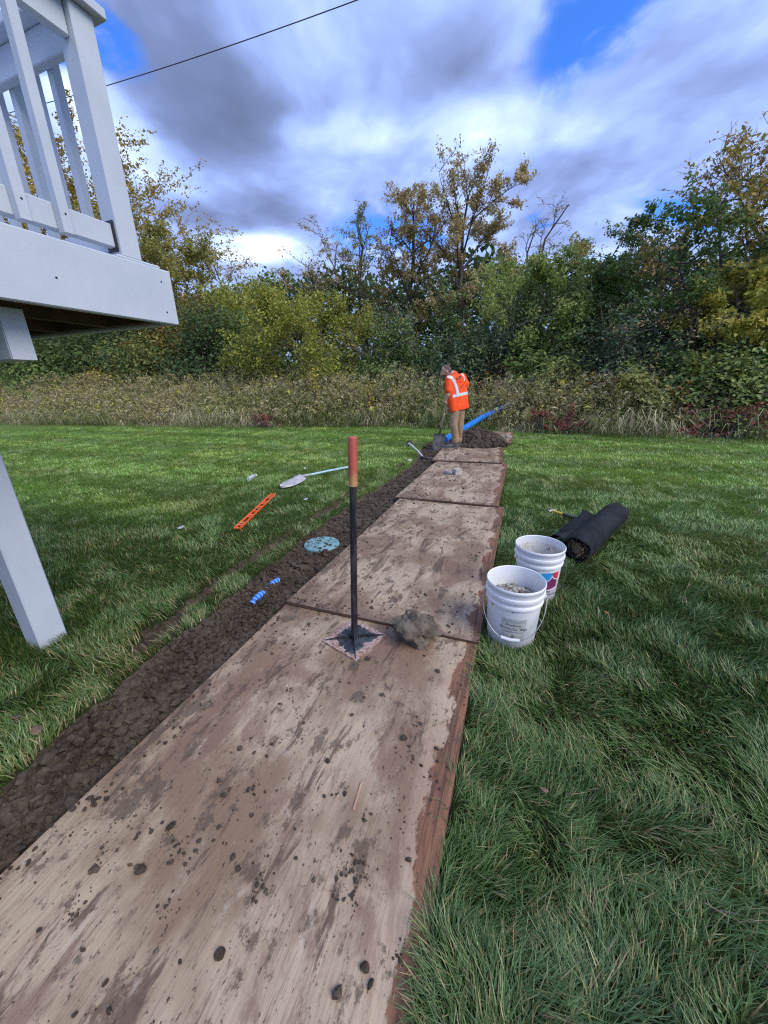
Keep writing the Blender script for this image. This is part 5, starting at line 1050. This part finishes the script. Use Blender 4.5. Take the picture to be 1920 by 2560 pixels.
body = [(hd_, .097, hd_+np.array([0, 0, .012])+fdir*.012, .093), (hd_+fdir*.03-np.array([0, 0, .05]), .078, chin+np.array([0, 0, .02])-fdir*.0, .046), (hd_+fdir*.085-np.array([0, 0, .035]), .020, hd_+fdir*.112-np.array([0, 0, .085]), .017),
        (hd_+fdir*.078-np.array([0, 0, .022]), .026, hd_+fdir*.07-np.array([0, 0, .03]), .028), (chin+fdir*.012, .030, chin-fdir*.03, .04), (hd_-np.array([0, 0, .06])-fdir*.02, .062, nk, .066), (nk, .065, (shL+shR)/2-np.array([0, 0, .08]), .07),
        ((shL+shR)/2, .055, shL, .05), ((shL+shR)/2, .055, shR, .05), (shL, .055, elL, .044), (elL, .047, haL+np.array([0, 0, .04]), .036), (shR, .055, elR, .044), (elR, .044, haR, .031),
        ((shL+shR)/2-np.array([0, 0, .1]), .07, (hipL+hipR)/2+np.array([0, 0, .05]), .07), (hipL, .070, knL, .055), (knL, .055, anL, .042), (hipR, .070, knR, .055), (knR, .062, anR, .042)]
camd = np.array([-hd_[0], -hd_[1], 0]); camd /= np.linalg.norm(camd)
ear = hd_-fdir*.018+camd*.098-np.array([0, 0, .03]); body.append((ear+np.array([0, 0, .016]), .017, ear-np.array([0, 0, .016]), .014)); ear2 = hd_-fdir*.018-camd*.098-np.array([0, 0, .03]); body.append((ear2+np.array([0, 0, .016]), .017, ear2-np.array([0, 0, .016]), .014))
hax = (wp(1113.5, 1004)-wp(1099, 1082)); hax /= np.linalg.norm(hax)                              # direction of the shovel handle
def hand(base, grip, side):
    out = [(base, .030, grip+side*.012, .030)]; fr = np.cross(hax, side); fr /= np.linalg.norm(fr)
    for k in range(4):
        o_ = hax*(.030-.021*k); L1 = (.034, .038, .036, .028)[k]; a_ = grip+o_+side*.018+fr*.018; b_ = grip+o_-side*.004+fr*(.020+L1*.3); c_ = grip+o_-side*.024+fr*.006
        out += [(a_, .0098, b_, .0095), (b_, .0095, c_, .0085)]
    out += [(grip+side*.02-fr*.02, .012, grip+hax*.045-fr*.012, .010), (grip+hax*.045-fr*.012, .010, grip+hax*.05+fr*.012-side*.01, .009)]; return out
side = -fdir*.2+camd; side /= np.linalg.norm(side); body += hand(haL+np.array([0, 0, .03]), haL, side) + hand(haR, haR-np.array([0, 0, .01]), -side)
up_ = np.array([0, 0, 1.]); V, F = remeshed(body, .0065, 4); Geo().add(V-WO, F).build('body', M['skin'], wk, smooth=180)
up_ = np.array([0, 0, 1.]); hc = np.array([(V[f].mean(0)) for f in F]); inh = np.linalg.norm(hc-hd_, axis=1) < .118; hn = up_*.72-fdir*.66; hair_m = inh & (((hc-hd_)@hn) > .012) & (((hc-hd_)@(-fdir)) < .13) & (np.linalg.norm(hc-ear, axis=1) > .030) & (np.linalg.norm(hc-ear2, axis=1) > .030)
beard_m = (np.linalg.norm(hc-chin, axis=1) < .070) & (((hc-hd_)@(-up_)) > .085) & (((hc-chin)@fdir) < .045) & (((hc-chin)@fdir) > -.055)
bvn = np.zeros_like(V)
for f in F:
    n_ = np.cross(V[f[1]]-V[f[0]], V[f[2]]-V[f[0]]); bvn[f] += n_
bvn /= np.linalg.norm(bvn, axis=1)[:, None]+1e-12
def skin_patch(mask, off, name, mat):
    fs = [F[i] for i in np.nonzero(mask)[0]]; idx = sorted({j for f in fs for j in f}); mp = {j: i for i, j in enumerate(idx)}
    Geo().add(V[idx]+bvn[idx]*off-WO, [[mp[j] for j in f] for f in fs]).build(name, mat, wk, smooth=180)
M['stubble'] = simple('stubble', (.16, .095, .065), (.20, .12, .085), 80, .8)
skin_patch(hair_m, .005, 'hair', M['hair']); skin_patch(beard_m, .003, 'beard', M['stubble'])
# shirt
hemL, hemR = wp(1135, 1028, -.10), wp(1163, 1021, .10); cs = (shL+shR)/2
shirt = [(nk-up_*.01+fdir*(-.02), .072, cs-up_*.02, .10), (cs, .085, shL, .072), (cs, .085, shR, .072), (shL-up_*.06, .080, hemL, .088), (shR-up_*.05, .080, hemR, .078), (cs-up_*.1, .105, (hemL+hemR)/2, .112), (shL+(shR-shL)*.3-up_*.06, .100, hemL+(hemR-hemL)*.25, .102), (shL+(shR-shL)*.7-up_*.06, .098, hemL+(hemR-hemL)*.75, .098),
         (shL, .070, shL*.30+elL*.70, .076), (shR, .076, shR*.25+elR*.75+np.array([0, 0, -.005]), .068), (cs+np.array([.02, .0, -.02]), .095, cs-up_*.3, .105)]
V, F = remeshed(shirt, .008, 5)
# flatten the hem
hemn = np.cross(hemR-hemL, camd); hemn /= np.linalg.norm(hemn); hemn = hemn if hemn[2] > 0 else -hemn; hp = wp(1128, 1029.5, -.12); dist = (V-hp)@hemn; low = dist < 0; arm = np.linalg.norm((V-elL)[:, :2], axis=1) < .09
V[low & ~(arm & (V[:, 2] > hp[2]))] -= np.outer(dist[low & ~(arm & (V[:, 2] > hp[2]))], hemn)
shirt_o = Geo().add(V-WO, F).build('shirt', M['hivis'], wk, smooth=180)
from mathutils.bvhtree import BVHTree
bvh = BVHTree.FromPolygons([tuple(v_) for v_ in V], F); Fa = np.array([f[:4] if len(f) == 4 else f+[f[-1]] for f in F])
def topx(P): d_ = P-CAM; z_ = d_@cF; return np.stack([960+FPX*(d_@cR)/z_, 1280-FPX*(d_@cU)/z_], -1)
Cc = V[Fa].mean(1); nrm = np.cross(V[Fa[:, 1]]-V[Fa[:, 0]], V[Fa[:, 2]]-V[Fa[:, 0]]); nrm /= np.linalg.norm(nrm, axis=1)[:, None]+1e-9; pxy = topx(Cc); facing = (nrm*(CAM-Cc)).sum(1) > 0
vnorm = np.zeros_like(V); [np.add.at(vnorm, Fa[:, k], nrm) for k in range(4)]; vnorm /= np.linalg.norm(vnorm, axis=1)[:, None]+1e-9
def patch_on(mask, name, mat, off, parent):
    f_ = Fa[mask]; idx, inv = np.unique(f_.ravel(), return_inverse=True); return Geo().add(V[idx]+vnorm[idx]*off-WO, inv.reshape(-1, 4).tolist()).build(name, mat, parent, smooth=180)
bandp = wp(1136, 989.5, -.1); bd_ = (Cc-bandp)@hemn; armL = (pxy[:, 0] < 1128.5) & (pxy[:, 1] < 1000)
ntorso = np.linalg.norm(np.cross(Cc-shL, (elL-shL)/np.linalg.norm(elL-shL)), axis=1) > .088
patch_on((np.abs(bd_) < .028) & ntorso & (np.linalg.norm(Cc-elR, axis=1) > .12), 'waist_tape', M['tape'], .004, shirt_o)
def near_poly(pts2, hw):
    d_ = np.full(len(pxy), 1e9)
    for (a_, b_) in zip(pts2[:-1], pts2[1:]):
        a_ = np.array(a_); b_ = np.array(b_); ab = b_-a_; s_ = np.clip(((pxy-a_)@ab)/(ab@ab), 0, 1); d_ = np.minimum(d_, np.linalg.norm(pxy-(a_+s_[:, None]*ab), axis=1))
    return d_ < hw
patch_on(near_poly([(1121, 942), (1129, 944), (1136, 955), (1141, 968), (1144.5, 984)], 3.3) & facing, 'shoulder_tape', M['tape'], .0045, shirt_o)
patch_on(near_poly([(1154, 934), (1159, 941), (1161, 950)], 1.7) & facing, 'shoulder_tape', M['tape'], .0045, shirt_o)
def mark(pts2, par=shirt_o):
    P = []
    for x, y in pts2:
        h_ = bvh.ray_cast(Vector(CAM), Vector(ray(x, y)).normalized())
        if h_[0] is None: return
        P.append(np.array(h_[0])+np.array(h_[1])*.005-WO)
    Geo().add(P, [tuple(range(len(P)))]).build('print', M['blackcloth'], par, smooth=None)
def mk(cx, cy, w_, h_, sk=-.25): mark([(cx-w_/2, cy+h_/2-sk*w_/2), (cx+w_/2, cy+h_/2+sk*w_/2), (cx+w_/2, cy-h_/2+sk*w_/2), (cx-w_/2, cy-h_/2-sk*w_/2)])
for x, y, w_, h_ in ((1140.6, 944.6, 2.2, 2.6), (1141.5, 948.6, 1.6, 4), (1143.6, 946.6, 1.3, 3.4), (1146.0, 944.2, 1.5, 8.5), (1148.2, 941.3, 2.6, 2), (1148.4, 945, 1.3, 6.5), (1151.2, 940.2, 2.4, 2.0), (1152.2, 943.2, 1.3, 5.5), (1150.9, 945.6, 2, 1.8), (1144.5, 956.3, 3, .9), (1152, 953.2, 6, .6), (1150, 967, 3.2, 1.2), (1154.5, 964.6, 2.4, 1.6), (1158, 962.6, 1.6, 1.8), (1150, 970.5, 2, 1), (1154, 968.6, 2.4, .9)): mk(x, y, w_, h_)
V2, F2 = remeshed([(wp(1126, 1002, -.02), .05, wp(1129, 1025, -.06), .062), (wp(1128, 1012, .06), .07, wp(1132, 1024, .06), .075)], .008, 3); Geo().add(V2-WO, F2).build('undershirt', M['blackcloth'], wk, smooth=180)
# trousers
V2, F2 = remeshed([(hipL-up_*.01, .096, hipR-up_*.01, .094), (hipL-up_*.01, .100, knL, .086), (knL, .086, anL+up_*.10, .074), (hipR-up_*.01, .096, knR, .084), (knR, .084, anR+up_*.10, .070), (anL+up_*.085, .082, anL+up_*.06, .078), (anR+up_*.085, .077, anR+up_*.06, .074)], .008, 4)
Geo().add(V2-WO, F2).build('trousers', M['khaki'], wk, smooth=180)
def shoe(an, d_, name='shoe'):
    hl = an.copy(); hl[2] = gz+.045; hl = hl-d_*.02; toe = hl+d_*.250; toe[2] = gz+.036
    V2, F2 = remeshed([(hl, .046, hl+d_*.10, .044), (hl+d_*.10, .044, toe, .034), (hl+up_*.01, .052, an+up_*.06, .060), (hl+d_*.06+up_*.03, .04, hl+d_*.13+up_*.012, .038)], .007, 3); V2[:, 2] = np.maximum(V2[:, 2], gz+.012)
    o = Geo().add(V2-WO, F2).build(name, M['shoe'], wk, smooth=180); 
    V3, F3 = remeshed([(hl-up_*.02-d_*.008, .047, hl+d_*.10-up_*.02, .043), (hl+d_*.10-up_*.02, .043, toe-up_*.012+d_*.004, .038)], .007, 2); V3[:, 2] = np.clip(V3[:, 2], gz, gz+.022); Geo().add(V3-WO, F3).build('sole', M['sole'], o, smooth=60)
shoe(anL, fdir*.985-camd*.0+camd*.12); shoe(anR, fdir*.96-camd*.2)
# his shovel
bl = gp(1096, 1126, -.02); s3 = thing('shovel', 'square-mouth shovel with weathered wooden handle held by the worker', 'shovel', (bl[0], bl[1], -.02)); O_ = np.array([bl[0], bl[1], -.02])
DB = math.hypot(bl[0], bl[1]); sk_ = atd(1099, 1084, DB+.05); tipb = atd(1095, 1128, DB)
hline = haL-sk_; hline /= np.linalg.norm(hline); topb = haR
Geo().tube(np.array([sk_-hline*.02, sk_+hline*.35, haL, haL*.45+haR*.55, haR+(haR-haL)*.12])-O_, [.018, .0165, .0165, .016, .017], 12).build('handle', M['greywood'], s3)
V, F = blade_mesh(np.linalg.norm(sk_-tipb), .255, .10, .022, .016); R_ = frame(sk_-tipb, camd+np.array([0, 0, .0])); Geo().add(np.array(V)@R_.T+sk_-O_, F).build('blade', M['dirtysteel'], s3, smooth=50)
Geo().tube(np.array([sk_-hline*.14+camd*.014, sk_-hline*.02+camd*.008, sk_+hline*.13])-O_, [.010, .021, .0195], 12).build('socket', M['darksteel'], s3)
